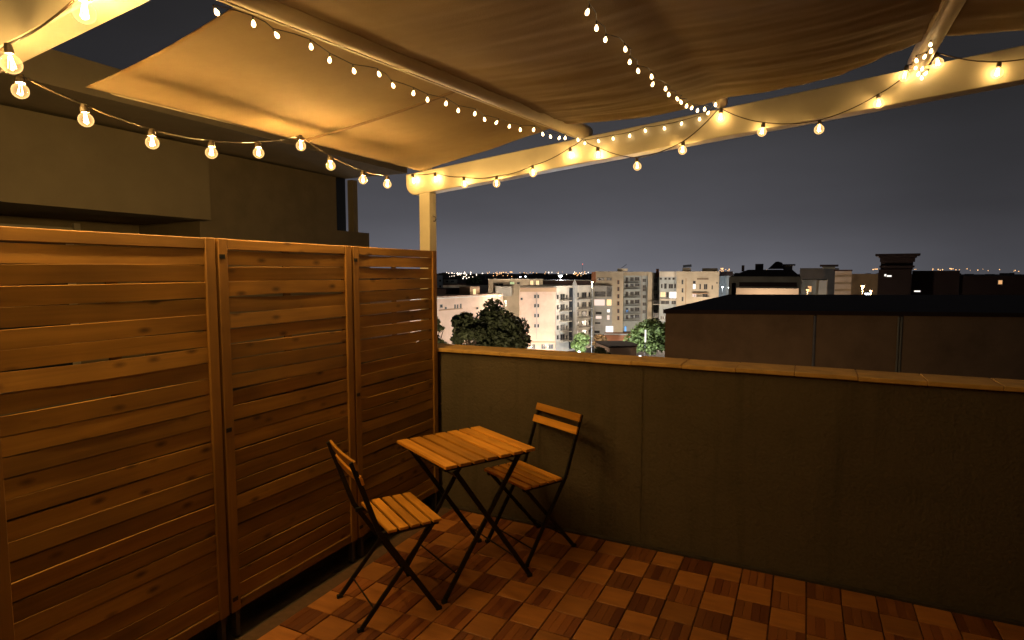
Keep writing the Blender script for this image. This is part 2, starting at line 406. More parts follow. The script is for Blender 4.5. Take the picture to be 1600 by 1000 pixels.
for j in range(-1, 32):
    for i in range(-12, 22):
        x = -0.404 + TX * (i + 0.5); y = Y0 - TY * (j + 0.5)
        if j < 0 or x - TX / 2 < -2.19: continue
        v = Vector((x, y, 0)) - EYEV; d = v.dot(FW)
        vis = False
        if d > 0.3:
            px = 800 + F_PX * v.dot(RT) / d; py = 500 - F_PX * v.dot(UP) / d
            vis = -40 < px < 1640 and py < 1045
        cand.append((not vis, -d, x, y, (i + j) % 2 == 0))
cand.sort()
for nv, d, x, y, lt in cand:
    if not nv and ntile < 300:
        ob = link('tile', me_l if lt else me_d, floor, (x, y, R.uniform(-0.0007, 0.0007)))
        ob.rotation_euler = (R.uniform(-.002, .002), R.uniform(-.002, .002), R.uniform(-.006, .006)); ntile += 1
    else:
        (far_l if lt else far_d).box(x - TX / 2 + GAP / 2, x + TX / 2 - GAP / 2, y - TY / 2 + GAP / 2, y + TY / 2 - GAP / 2, -0.0035, 0.004)
for mb, m in ((far_l, M_TL), (far_d, M_TD)):
    if mb.v: tag(mb.build('tile_paving', m, floor), kind='stuff')

# ------------------------------------------------------------------ parapets
par = thing('parapet', 'olive plastered parapet wall with a terracotta coping behind the bistro table', 'wall', (0, YW, 0))
ZC, CT = 1.071, 0.023
MB().box(-0.82, 2.998, 0.0025, 0.20, -0.31, ZC).build('wall_face', M_WALL, par)
MB().box(-2.62, -0.8203, 0.0, 0.20, -0.309, ZC - 0.001).build('wall_face', M_WALL, par)
MB().box(-2.10, 3.15, -0.026, 0.004, -0.01, 0.012).build('mortar_strip', M_CONC, par)
k = 0; x = -0.883 - 0.283 * 6
while x < 3.0:
    c = MB().box(x + 0.0008, x + 0.283 - 0.0008, -0.028, 0.215, ZC + 0.0005, ZC + CT).build('coping_tile', M_COPE, par, bevel=0.003)
    c.location.z = R.uniform(-0.0012, 0.0012); x += 0.283
sp = thing('side_parapet', 'low plastered side wall hidden behind the slatted wooden fence', 'wall', (-2.33, 0, 0))
MB().box(-0.20, 0.0, -2.2, YW - 0.002, -0.31, ZC - 0.002).build('wall_face', M_WALL, sp)

hs_ = thing('house', 'the plastered house whose walls enclose the terrace behind and to the right', 'house', (0, -2.2, 0))
MB().box(-2.7, 3.3, -0.25, 0.0, -0.31, 2.9).build('back_wall', M_WALL, hs_)
MB().box(3.0, 3.25, 0.0005, 5.55, -0.31, 2.9).build('side_wall', M_WALL, hs_)
# ------------------------------------------------------------------ wooden slat fence
ZT, ZB, PWD = 1.745, 0.115, 0.8228
fence_labels = ['slatted wood fence panel below the cream post, light showing through its gaps',
                'slatted wood fence panel directly behind the nearer chair, middle of the three in view',
                'slatted wood fence panel at the far left, darker reddish slats',
                'slatted wood fence panel cut off by the left edge of the picture']
def fence_panel(k):
    y1 = 3.32 - PWD * k - 0.006; y0 = y1 - PWD + 0.012
    t = thing('fence_panel', fence_labels[k], 'fence', (XF, (y0 + y1) / 2, 0), 0, 'fence panels standing side by side along the terrace edge')
    h = (y1 - y0) / 2; sw = 0.046
    for s in (-1, 1):
        a = s * h; b_ = s * (h - sw)
        MB().box(-0.034, 0.006, min(a, b_), max(a, b_), ZB, ZT).build('stile', M_FRAME, t, bevel=0.003)
    MB().box(-0.032, 0.0025, -h + sw + 0.0005, h - sw - 0.0005, ZT - 0.046, ZT - 0.001).build('top_rail', M_FENCE, t, bevel=0.003)
    MB().box(-0.032, 0.0025, -h + sw + 0.0005, h - sw - 0.0005, ZB + 0.001, ZB + 0.046).build('bottom_rail', M_FENCE, t, bevel=0.003)
    ba = R.uniform(-0.02, 0.02) - 0.01
    MB().box(-0.024, -0.0162, ba - 0.020, ba + 0.020, ZB + 0.047, ZT - 0.047).build('batten', M_FRAME, t)
    n = 23; zz0 = ZB + 0.047; zz1 = ZT - 0.047; pit = (zz1 - zz0) / n
    for i in range(n):
        zc = zz0 + pit * (i + 0.5); front = i % 2 == 0
        hh = pit / 2 - (R.uniform(0.0008, 0.0018) if k > 1 else R.uniform(0.0012, 0.0032))
        L = h - sw - 0.001
        tilt = math.radians(R.gauss(-0.6, 1.7)); bow = R.gauss(0, 0.0020); skew = R.gauss(0, 0.0016); bx = R.gauss(0, 0.0022)
        x0 = (-0.0100 if front else -0.0118) + R.gauss(0, .0008); th = 0.0068
        mb = MB(); N = 8
        for j in range(N + 1):
            u = -1 + 2 * j / N; yy = u * L; dz = bow * (1 - u * u) + skew * u; dx = bx * (1 - u * u) * (1 if front else 1)
            tl = tilt * (1 - 0.3 * u)
            for (xx, zz) in ((0, -hh), (th, -hh + 0.0012), (th, hh - 0.0012), (0, hh)):
                mb.v.append((x0 + dx + xx * math.cos(tl) - zz * math.sin(tl), yy, dz + zz * math.cos(tl) + xx * math.sin(tl)))
        for j in range(N):
            for q in range(4):
                r_ = (q + 1) % 4; mb.f.append([j * 4 + q, j * 4 + r_, j * 4 + 4 + r_, j * 4 + 4 + q])
        mb.f.append([3, 2, 1, 0]); mb.f.append([N * 4 + q for q in range(4)])
        s_ = mb.build('slat', M_FENCE, t); s_.location.z = zc
    for s in (-1, 1):                                # short feet under the stiles
        MB().box(-0.030, 0.002, s * (h - 0.030) - 0.010, s * (h - 0.030) + 0.010, 0.0, ZB - 0.0005).build('foot', mat('foot_metal', (0.06, 0.05, 0.045), 0.6), t)
    for zz in (ZT - 0.075, 0.93, ZB + 0.06):
        MB().box(0.0063, 0.0088, -h + 0.004, -h + 0.03, zz - 0.009, zz + 0.009).build('bracket', M_STEEL, t)
    return t
for k in range(4): fence_panel(k)

# ------------------------------------------------------------------ pergola
per = thing('pergola', 'cream painted timber pergola with sloping rafters over the terrace', 'pergola', (0, 0, 0))
def rafter(y0, y1, x0, x1, nm='rafter'):
    pts = []                                         # side profile in (x,z)
    def bz(x): return 2.144 + (x + 2.222) * 0.0965
    tz = lambda x: bz(x) + 0.148
    for a in range(7):                               # rounded lower corner of the tail
        t = a / 6 * math.pi / 2; r = 0.075
        pts.append((x0 + r - r * math.sin(t) * 1.0, bz(x0 + r) + r - r * math.cos(t)))
    pts = pts[::-1] if False else pts
    pr = [(x1, bz(x1))] + [(x1, tz(x1))] + [(x0, tz(x0))] + pts[::-1]
    mb = MB(); n = len(pr)
    mb.v = [(x, y0, z) for x, z in pr] + [(x, y1, z) for x, z in pr]
    mb.f = [list(range(n)), [n + k for k in reversed(range(n))]] + [[k, (k + 1) % n, n + (k + 1) % n, n + k] for k in range(n)]
    return mb.build(nm, M_WHITE, per, bevel=0.004)
rafter(3.36, 3.452, -2.47, 2.9)
rafter(0.826, 0.904, -2.47, 2.9)
MB().box(-2.366, -2.283, 3.3625, 3.4495, ZC + CT - 0.002, 2.150).build('post', M_WHITE, per, bevel=0.005)
MB().box(-2.366, -2.283, 0.829, 0.901, ZC + 0.001, 2.150).build('post', M_WHITE, per, bevel=0.005)
# hook and small bracket on the post
hk = [(-2.281, 3.40, 1.985), (-2.262, 3.40, 1.978), (-2.255, 3.40, 1.962), (-2.262, 3.40, 1.948), (-2.274, 3.40, 1.950)]
MB().tube(hk, 0.004, 6).build('hook', M_STEEL, per)
def purlin(p, q, r, lip=True, nm='purlin'):
    p = Vector(p); q = Vector(q); d = (q - p).normalized(); side = Vector((d.y, -d.x, 0)).normalized(); up = side.cross(d)
    if up.z < 0: up = -up
    mb = MB(); seg = 16
    n = 10
    stations = [(0, 0.55), (0.004, 0.8), (0.012, 0.96), (0.03, 1.0)]
    L = (q - p).length
    st = stations + [(L - 0.03, 1.0), (L - 0.012, 0.96), (L - 0.004, 0.8), (L, 0.55)]
    for s_, k_ in st:
        c = p + d * s_
        for j in range(seg):
            t = 2 * math.pi * j / seg
            mb.v.append(tuple(c + side * math.cos(t) * r * k_ * 1.05 + up * math.sin(t) * r * k_))
    for a in range(len(st) - 1):
        for j in range(seg):
            b_ = (j + 1) % seg; mb.f.append([a * seg + j, a * seg + b_, (a + 1) * seg + b_, (a + 1) * seg + j])
    mb.f.append(list(range(seg))[::-1]); mb.f.append([(len(st) - 1) * seg + j for j in range(seg)])
    ob = mb.build(nm, M_TUBE, per, smooth=True)
    if lip:
        c0 = p - side * r * 0.72 - up * r * 0.86; c1 = q - side * r * 0.72 - up * r * 0.86
        MB().bar(c0, c1 - d * 0.02, 0.011, 0.005, side).build('gutter_lip', M_TUBE, ob)
    return ob
def rz(x, dz): return roof_z(x) + dz
T_R = 0.042
purlin((-1.545, 0.55, rz(-1.545, 0.045)), (-1.195, 3.43, rz(-1.195, 0.045)), T_R)
purlin((-2.40, 1.40, rz(-2.40, 0.05)), (-2.325, 3.43, rz(-2.325, 0.045)), 0.036, False)
purlin((-0.44, 0.55, rz(-0.44, 0.095)), (-0.44, 3.42, rz(-0.44, 0.055)), 0.036, False)
purlin((0.435, 0.55, rz(0.435, 0.045)), (0.435, 3.43, rz(0.435, 0.045)), T_R)
purlin((1.45, 0.55, rz(1.45, 0.045)), (1.45, 3.43, rz(1.45, 0.045)), T_R)

# ------------------------------------------------------------------ canvas canopy between the rafters
can = thing('shade_canopy', 'beige canvas shade canopy in panels slung under the pergola tubes', 'canopy', (0, 0, 0))
def panel(x0f, x1f, y0f, y1f, dzf, nx, ny, fold, seed):
    mb = MB()
    for j in range(ny + 1):
        v = j / ny
        for i in range(nx + 1):
            u = i / nx
            y = y0f(u) + (y1f(u) - y0f(u)) * v
            x = x0f(y) + (x1f(y) - x0f(y)) * u
            z = roof_z(x) + dzf(u, v)
            e = max(0.0, (v - 0.35) / 0.65)
            w = fold * (0.25 + e * e)
            z += w * 0.010 * noise.noise(Vector((x * 1.1 + seed, y * 9.0 - x * 1.6, seed)))
            z += w * 0.0062 * noise.noise(Vector((x * 2.6 + seed, y * 22.0 - x * 3.0, seed + 3))) + w * 0.0026 * noise.noise(Vector((x * 4.0 + seed, y * 52.0 - x * 5.0, seed + 5)))
            z += 0.006 * noise.noise(Vector((x * 2.0, y * 2.0, seed + 9)))
            mb.v.append((x, y, z))
    for j in range(ny):
        for i in range(nx):
            a = j * (nx + 1) + i; mb.f.append([a, a + 1, a + nx + 2, a + nx + 1])
    ob = mb.build('canvas_panel', M_FAB, can, smooth=True)
    so = ob.modifiers.new('thick', 'SOLIDIFY'); so.thickness = 0.002; so.offset = 1
    return ob
tube2 = lambda y: -1.545 + (y - 0.55) / 2.88 * 0.35
def lerp_pts(pts):
    def f(u):
        for (a, b), (c, d) in zip(pts, pts[1:]):
            if u <= c: return b + (d - b) * (u - a) / (c - a)
        return pts[-1][1]
    return f
panel(lambda y: -2.365 + (y - 1.3) * 0.012, lambda y: tube2(y) - 0.02, lerp_pts([(0, 1.295), (1, 1.258)]), lerp_pts([(0, 3.345), (0.3, 3.24), (0.6, 3.19), (1, 3.10)]),
      lambda u, v: 0.004 + 0.032 * u - 0.012 * math.sin(math.pi * u), 36, 110, 0.5, 2.0)
panel(lambda y: tube2(y) + 0.02, lambda y: 0.415, lambda u: 1.26, lerp_pts([(0, 3.10), (0.25, 3.17), (0.45, 3.23), (0.62, 3.22), (0.8, 3.165), (0.9, 3.105), (1, 3.035)]),
      lambda u, v: 0.034 - 0.022 * math.sin(math.pi * min(1, u * 2.0)) * (u < .5) - 0.026 * math.sin(math.pi * max(0, u * 2 - 1)) * (u >= .5) - 0.016 * math.sin(math.pi * u), 60, 150, 1.0, 5.0)
panel(lambda y: 0.455, lambda y: 1.43, lambda u: 1.26, lerp_pts([(0, 3.02), (0.5, 3.16), (1, 3.05)]),
      lambda u, v: 0.034 - 0.035 * math.sin(math.pi * u), 28, 70, 1.0, 11.0)
p_ = (-2.34, 2.285, rz(-2.34, -0.005)); q_ = (tube2(2.25) - 0.01, 2.235, rz(-1.36, 0.018))
MB().tube([Vector(p_).lerp(Vector(q_), k / 6) + Vector((0, 0, -0.012 * math.sin(math.pi * k / 6))) for k in range(7)], 0.006, 8).build('batten_rod', mat('rod_sleeve', (0.12, 0.07, 0.03), 0.8), can)

# ------------------------------------------------------------------ bistro set
def add_bar(nm, pts, w, t, m, par_, wdir):
    mb = MB()
    for a, b_ in zip(pts, pts[1:]): mb.bar(a, b_, w, t, wdir)
    return mb.build(nm, m, par_, bevel=0.0012)
TC = (-1.585, 2.640); TA = 1.0814
tb = thing('bistro_table', 'folding bistro table with seven acacia slats on crossed black steel legs', 'table', (*TC, 0), TA)
ah, bh, H = 0.272, 0.270, 0.700
n = 7; pit = 2 * ah / n
for i in range(n):
    u0 = -ah + pit * i
    s_ = MB().box(-pit / 2 + 0.0078, pit / 2 - 0.0078, -bh, bh, -0.016, 0).build('slat', M_ACACIA, tb, bevel=0.002)
    s_.location = (u0 + pit / 2, 0, H + R.uniform(-0.0006, 0.0006))
for s in (-1, 1):
    MB().box(-ah + 0.02, ah - 0.02, s * 0.226 - 0.011, s * 0.226 + 0.011, H - 0.036, H - 0.0170).build('frame_bar', M_STEEL, tb, bevel=0.001)
for s in (-1, 1):
    v1 = s * 0.247; v2 = s * 0.208
    for uu, vv, q in ((1, v1, 1), (-1, v2, -1)):
        top = (-uu * 0.205, vv, H - 0.038); ft = (uu * 0.246, vv, 0.012)
        lg = add_bar('leg', [top, ft], 0.024, 0.012, M_STEEL, tb, (1, 0, 0))
        MB().bar((uu * 0.232, vv, 0.011), (uu * 0.258, vv, 0.011), 0.020, 0.022, (0, 1, 0)).build('foot_cap', M_RUBBER, lg, bevel=0.002)
for uu, vv in ((1, 0.245), (-1, 0.206)):
    f = 0.83
    MB().tube([(uu * (-0.205 + 0.451 * f), -vv, (H - 0.038) * (1 - f) + 0.012 * f), (uu * (-0.205 + 0.451 * f), vv, (H - 0.038) * (1 - f) + 0.012 * f)], 0.0042, 6).build('stretcher', M_STEEL, tb)
    f = 0.06
    MB().tube([(uu * (-0.205 + 0.451 * f), -vv, (H - 0.038) * (1 - f)), (uu * (-0.205 + 0.451 * f), vv, (H - 0.038) * (1 - f))], 0.0052, 6).build('stretcher', M_STEEL, tb)
MB().bar((-0.17, 0.0, H - 0.017), (0.17, 0.0, H - 0.017), 0.02, 0.004, (0, 1, 0)).build('frame_bar', M_STEEL, tb)

def make_chair(label, loc, rz_):
    t = thing('folding_chair', label, 'chair', loc, rz_, 'folding bistro chairs at the table')
    w, d, zs = 0.197, 0.138, 0.452
    n = 5; pit = 2 * d / n
    for i in range(n):
        s_ = MB().box(-pit / 2 + 0.006, pit / 2 - 0.006, -w, w, -0.014, 0).build('seat_slat', M_ACACIA, t, bevel=0.002)
        s_.location = (-d + pit * (i + 0.5), 0, zs + R.uniform(-.0005, .0005))
    for s in (-1, 1):
        v = s * 0.168
        MB().box(-d - 0.03, d - 0.012, v - 0.008, v + 0.008, zs - 0.034, zs - 0.0146).build('seat_rail', M_STEEL, t, bevel=0.001)
    b0 = Vector((-0.288, 0, 0.788)); b1 = Vector((-0.172, 0, 0.455)); b2 = Vector((0.114, 0, 0.010))
    for s in (-1, 1):
        v = Vector((0, s * 0.186, 0))
        up = add_bar('back_upright', [b0 + v, b0.lerp(b1, 0.55) + v, b1 + v], 0.022, 0.011, M_STEEL, t, (1, 0, 0.35))
        lg = add_bar('leg', [b1 + v, b2 + v], 0.023, 0.011, M_STEEL, t, (1, 0, 0.6))
        MB().bar(b2 + v + Vector((-0.012, 0, 0)), b2 + v + Vector((0.016, 0, 0)), 0.018, 0.019, (0, 1, 0)).build('foot_cap', M_RUBBER, lg, bevel=0.002)
        v2 = Vector((0, s * 0.164, 0))
        r0 = Vector((0.108, 0, zs - 0.022)); r1 = Vector((-0.255, 0, 0.010))
        lg2 = add_bar('leg', [r0 + v2, r1 + v2], 0.021, 0.010, M_STEEL, t, (1, 0, -0.6))
        MB().bar(r1 + v2 + Vector((-0.016, 0, 0)), r1 + v2 + Vector((0.012, 0, 0)), 0.018, 0.019, (0, 1, 0)).build('foot_cap', M_RUBBER, lg2, bevel=0.002)
    def along(a, b_, f): return a.lerp(b_, f)
    for (a, b_, f, hw) in ((b1, b2, 0.83, 0.186), (r0, r1, 0.82, 0.164)):
        c = along(a, b_, f); MB().tube([c + Vector((0, -hw, 0)), c + Vector((0, hw, 0))], 0.0042, 6).build('stretcher', M_STEEL, t)
    sd = (b1 - b0).normalized(); nd = Vector((-sd.z, 0, sd.x))
    if nd.x < 0: nd = -nd
    for f0, f1 in ((0.0, 0.125), (0.21, 0.335)):
        c0 = b0.lerp(b1, f0) + nd * 0.012; c1 = b0.lerp(b1, f1) + nd * 0.012
        mb = MB(); N = 6
        for j in range(N + 1):
            u = -1 + 2 * j / N; dx = -0.008 * (1 - u * u)
            for c, o_ in ((c0, -0.006), (c1, -0.006), (c1, 0.006), (c0, 0.006)):
                p = c + nd * (o_ + dx); mb.v.append((p.x, u * w, p.z))
        for j in range(N):
            for q in range(4):
                r_ = (q + 1) % 4; mb.f.append([j * 4 + q, j * 4 + r_, j * 4 + 4 + r_, j * 4 + 4 + q])
        mb.f.append([3, 2, 1, 0]); mb.f.append([N * 4 + q for q in range(4)])
        mb.build('back_slat', M_ACACIA, t, bevel=0.0015)
    return t
chair = make_chair('folding bistro chair nearest the viewer, its back to the slatted fence', (-1.731, 2.270, 0), 1.013)
c2 = copy_tree(chair); c2['label'] = 'folding bistro chair against the parapet wall, facing the viewer from behind the table'
c2.location = (-1.424, 3.011, 0); c2.rotation_euler = (0, 0, -2.038)

# ------------------------------------------------------------------ festoon lights
RB = 0.0225
g_prof = [(0.0075, -0.0048), (0.0100, -0.0075)] + [(RB * math.sin(a), -0.0285 + RB * math.cos(a)) for a in [math.radians(q) for q in (38, 55, 72, 90, 108, 126, 144, 162, 179)]]
me_glass = MB().lathe(g_prof, 16).mesh('bulb_glass', M_BULB, smooth=True)
me_sock = MB().lathe([(0.0, 0.020), (0.007, 0.019), (0.0085, 0.014), (0.0100, 0.004), (0.0104, -0.0045), (0.0, -0.0045)], 12).mesh('socket', M_CABLE)
me_sock_cap = MB().lathe([(0.0, 0.022), (0.008, 0.021), (0.0095, 0.014), (0.0128, 0.008), (0.0135, -0.0055), (0.0, -0.0055)], 14).mesh('socket_cap', M_CABLE)  # wider cap, shaped to keep the fence bulbs' light off the canvas above
fl = MB()
for a in range(4):
    t = a * math.pi / 2 + 0.4; fl.tube([(0.003 * math.cos(t), 0.003 * math.sin(t), -0.010), (0.008 * math.cos(t + .5), 0.008 * math.sin(t + .5), -0.038)], 0.0010, 4)
me_fil = fl.mesh('filament', M_FIL)
def add_bulb(parent, c, power, tilt=(0, 0), cap=False):
    b = link('bulb', me_glass, parent, Vector(c) + Vector((0, 0, 0.0285))); b.rotation_euler = (tilt[0], tilt[1], R.uniform(0, 3))
    link('socket', me_sock_cap if cap else me_sock, b); link('filament', me_fil, b)
    l = bpy.data.lights.new('bulb_light', 'POINT'); l.energy = power; l.color = BULB_COL; l.shadow_soft_size = 0.0075 if cap else 0.006
    lo = bpy.data.objects.new('bulb_light', l); COL.objects.link(lo); lo.parent = b; lo.location = (0, 0, -0.0142 if cap else -0.0145)
    return b
def sag_path(pts, sag):
    out = []
    for a, b_ in zip(pts, pts[1:]):
        a = Vector(a); b_ = Vector(b_); n_ = 6
        for k_ in range(n_):
            t = k_ / n_; p = a.lerp(b_, t); p.z -= sag * 4 * t * (1 - t) * (b_ - a).length; out.append(p)
    out.append(Vector(pts[-1]))
    return out
def festoon(label, pts, power, hooks=(), sag=0.03, cap=False):
    """pts: bulb centres; hooks: (index after which, point) where the wire is held up"""
    t = thing('string_light', label, 'string lights', pts[0], 0)
    org = Vector(pts[0]); wire = []
    hk_ = dict(hooks)
    for i, p in enumerate(pts):
        p = Vector(p); pw = power(i) if callable(power) else power
        add_bulb(t, p - org, pw, (R.gauss(0, 0.07 if cap else 0.12), R.gauss(0, 0.07 if cap else 0.12)), cap)
        wire.append(p + Vector((0, 0, 0.047)))
        if i in hk_: wire.append(Vector(hk_[i]))
    MB().tube([p - org for p in sag_path(wire, sag)], 0.0028, 6).build('wire', M_CABLE, t)
    return t
XS = -2.13
fpx = [(238, 223), (331, 239), (404, 239), (470, 228), (516, 259), (567, 281), (605, 288)]
fp = [at_x(a, b_, XS) for a, b_ in fpx]
fp = [Vector((XS, 0.735, 2.16)), Vector((XS, 0.985, 2.145)), at_x(133, 187, XS)] + fp
festoon('festoon of round bulbs hanging above the slatted fence', fp, P_FENCE, sag=0.02, cap=True)
wpx = [(645, 283), (680, 281), (725, 288), (776, 287), (832, 271), (891, 243), (934, 243), (995, 260), (1067, 235), (1126, 184), (1192, 206), (1280, 203), (1372, 163), (1415, 119), (1463, 99)]
YS = [3.325] * 15
wp = [at_y(a, b_, y) for (a, b_), y in zip(wpx, YS)]
hooks = [(5, at_y(910, 218, 3.345)), (8, at_y(1121, 172, 3.345)), (12, at_y(1421, 112, 3.345))]
wp += [Vector((0.72, 3.325, 2.47)), Vector((0.98, 3.325, 2.50)), Vector((1.25, 3.325, 2.55))]
festoon('festoon of round bulbs draped along the cream rafter above the parapet', wp, lambda i: P_RAFTER * (1.0 if i < 9 else 0.5), hooks, sag=0.05)
nb = [Vector((-2.05, 0.785, 2.085)), Vector((-1.74, 0.785, 2.105)), at_y(133, 20, 0.785), Vector((-1.12, 0.785, 2.19)), Vector((-0.80, 0.785, 2.21))]
festoon('festoon of bulbs on the near rafter at the top left corner, one glaring white', nb, lambda i: P_NEAR * (1.6 if i == 2 else 0.7 if i < 2 else 0.3), sag=0.04)

mb = MB().lathe([(0.0005, -0.0115), (0.0036, -0.0106), (0.0058, -0.007), (0.0063, -0.003), (0.0052, 0.002), (0.0030, 0.0055), (0.0022, 0.008), (0.0005, 0.0085)], 10)
me_mini = mb.mesh('mini_bulb', M_MINI, smooth=True)
me_cap = MB().lathe([(0.0, 0.020), (0.0022, 0.019), (0.0026, 0.009), (0.0, 0.0085)], 6).mesh('mini_socket', M_CABLE)
def fairy(label, pts, wire_off):
    t = thing('fairy_lights', label, 'fairy lights', pts[0], 0, 'strings of tiny drop bulbs under the canopy')
    org = Vector(pts[0]); w = []
    for i, p in enumerate(pts):
        p = Vector(p); b = link('mini_bulb', me_mini, t, p - org); b.rotation_euler = (R.gauss(0, .25), R.gauss(0, .25), 0)
        link('mini_socket', me_cap, b)
        w.append(p + b.rotation_euler.to_matrix() @ Vector((0, 0, 0.020)))
        if i + 1 < len(pts):
            w.append((p + Vector(pts[i + 1])) / 2 + Vector(wire_off) + Vector((0, 0, 0.016)))
    MB().tube([p - org for p in w], 0.0016, 5).build('wire', M_CABLE, t)
    return t
m1 = [(338, 18), (396, 36), (432, 54), (486, 72), (515, 93), (553, 110), (592, 115), (614, 133), (646, 145), (668, 155), (697, 161), (716, 172), (742, 177), (757, 186), (776, 191), (796, 197), (813, 202), (834, 202), (848, 209), (860, 213), (874, 215), (883, 215)]
fairy('string of tiny drop bulbs along the middle canopy tube', [at_roof(a, b_, -0.045) for a, b_ in m1], (0, 0, 0.004))
m2 = [(918, 18), (932, 43), (946, 61), (977, 76), (984, 96), (997, 110), (1018, 119), (1020, 131), (1040, 138), (1045, 147), (1058, 154), (1064, 159), (1073, 165), (1081, 168), (1090, 172), (1101, 170), (1107, 176), (1118, 163)]
fairy('string of tiny drop bulbs crossing the right canvas panel', [at_roof(898, -25, -0.045)] + [at_roof(a, b_, -0.045) for a, b_ in m2], (0.012, 0, 0.004))
m3 = [(903, 218), (914, 223), (935, 220), (958, 216), (984, 211.6), (1008, 203.6), (1038, 200), (1065, 192.6), (1093, 185.6)]
fairy('string of tiny drop bulbs along the top edge of the far rafter', [at_y(a, b_, 3.342) for a, b_ in m3], (0, 0, 0.0))
m4 = [(1454, 69), (1455, 79), (1445, 88), (1432, 94), (1431, 105), (1441, 107), (1435, 115), (1447, 114), (1440, 121)]
fairy('bunched string of tiny drop bulbs at the end of the right canopy tube', [at_roof(a, b_, -0.02) if i < 4 else at_y(a, b_, 3.335) for i, (a, b_) in enumerate(m4)], (0, 0, 0.0))

# ------------------------------------------------------------------ neighbouring penthouse beyond the fence
GZ = -22.0
M_NB = mat('neighbour_plaster', (0.25, 0.205, 0.132), 0.9, 0.08, 5, 0.2, dirt=(0.8, 0.25))
M_NB2 = mat('neighbour_plaster_light', (0.29, 0.245, 0.165), 0.9, 0.07, 4, 0.2, dirt=(0.7, 0.2))
M_DGLASS = mat('dark_glass', (0.02, 0.025, 0.035), 0.15, 0.1, 3)
nh = thing('neighbouring_house', 'olive plastered neighbouring house behind the fence with an overhanging flat roof', 'house', (-5, 3, 0))
MB().box(-4.0, 0.0, 0.65, 2.433, -22, 2.72).build('wall', M_NB, nh)
MB().box(-4.0, 0.16, -6.0, 0.648, 2.075, 2.715).build('upper_wall', M_NB2, nh)
MB().box(-4.0, -0.9, -6.0, 0.647, -22, 2.07).build('wall', M_NB, nh)
MB().box(-4.5, 0.86, -6.2, 2.66, 2.735, 2.95).build('roof_slab', M_NB2, nh)
MB().box(-0.09, -0.005, 2.73, 2.81, 2.10, 2.73).build('column', M_NB2, nh)
MB().box(-1.5, 0.0, 2.434, 3.01, -22, 2.10).build('balcony_wall', M_NB, nh)
gp = MB().box(-0.06, -0.045, 2.436, 2.64, 2.101, 2.734).build('glass_screen', M_DGLASS, nh)
wd = MB().box(-0.905, -0.88, -0.75, 0.05, 0.6, 2.0).build('window', M_WHITE, nh)
MB().box(-0.879, -0.875, -0.68, -0.02, 0.67, 1.95).build('pane', M_DGLASS, wd)
MB().box(-0.90, -0.86, 0.05, 0.10, 1.9, 2.04).build('wall_lamp', M_WHITE, nh)

# ------------------------------------------------------------------ town: ground and lamps
M_ASPH = mat('asphalt', (0.05, 0.05, 0.052), 0.9, 0.2, 0.3)
g = MB(); g.v = [(-7000, -3000, GZ), (7000, -3000, GZ), (7000, 9000, GZ), (-7000, 9000, GZ)]; g.f = [[0, 1, 2, 3]]
tag(g.build('ground', M_ASPH), kind='structure')
M_POLE = mat('lamp_pole', (0.25, 0.25, 0.25), 0.5, 0.1, 3, metal=0.6)
EM = {'warm': emitter('lamp_warm', (1, 0.62, 0.28), 14), 'white': emitter('lamp_white', (0.85, 0.92, 1.0), 16), 'sodium': emitter('lamp_sodium', (1, 0.42, 0.12), 12), 'amber': emitter('lamp_amber', (1, 0.6, 0.3), 10), 'green': emitter('lamp_green', (0.7, 1.0, 0.3), 5)}
LC = {'warm': (1, 0.78, 0.57), 'white': (0.86, 0.93, 1.0), 'sodium': (1, 0.5, 0.2), 'green': (0.6, 1.0, 0.3), 'amber': (1, 0.62, 0.30)}
def street_lamp(label, px, py, D, power, kind='warm', base=GZ, group='street lamps in the town below', r=0.28):
    p = at_d(px, py, D)
    t = thing('street_lamp', label, 'street lamp', (p.x, p.y, base), 0, group)
    h = p.z - base
    MB().tube([(0, 0, 0), (0, 0, h * 0.97)], 0.11, 8, 0.06).build('pole', M_POLE, t)
    MB().lathe([(0.05, h * 0.97), (r * 1.1, h + 0.02), (r * 1.15, h + 0.10), (r * 0.4, h + 0.28), (0.01, h + 0.32)], 10).build('lamp_head', M_POLE, t)
    MB().lathe([(r * 1.05, h + 0.015), (r * 0.9, h - r * 0.6), (r * 0.4, h - r), (0.01, h - r * 1.05)], 10).build('lamp_bowl', EM[kind], t)
    if power:
        l = bpy.data.lights.new('lamp_light', 'POINT'); l.energy = power * (3.0 if D < 100 else 3.9); l.color = LC[kind]; l.shadow_soft_size = 0.4
        lo = bpy.data.objects.new('lamp_light', l); COL.objects.link(lo); lo.parent = t; lo.location = (0, 0, h - r * 1.3 - 0.45)
    return t

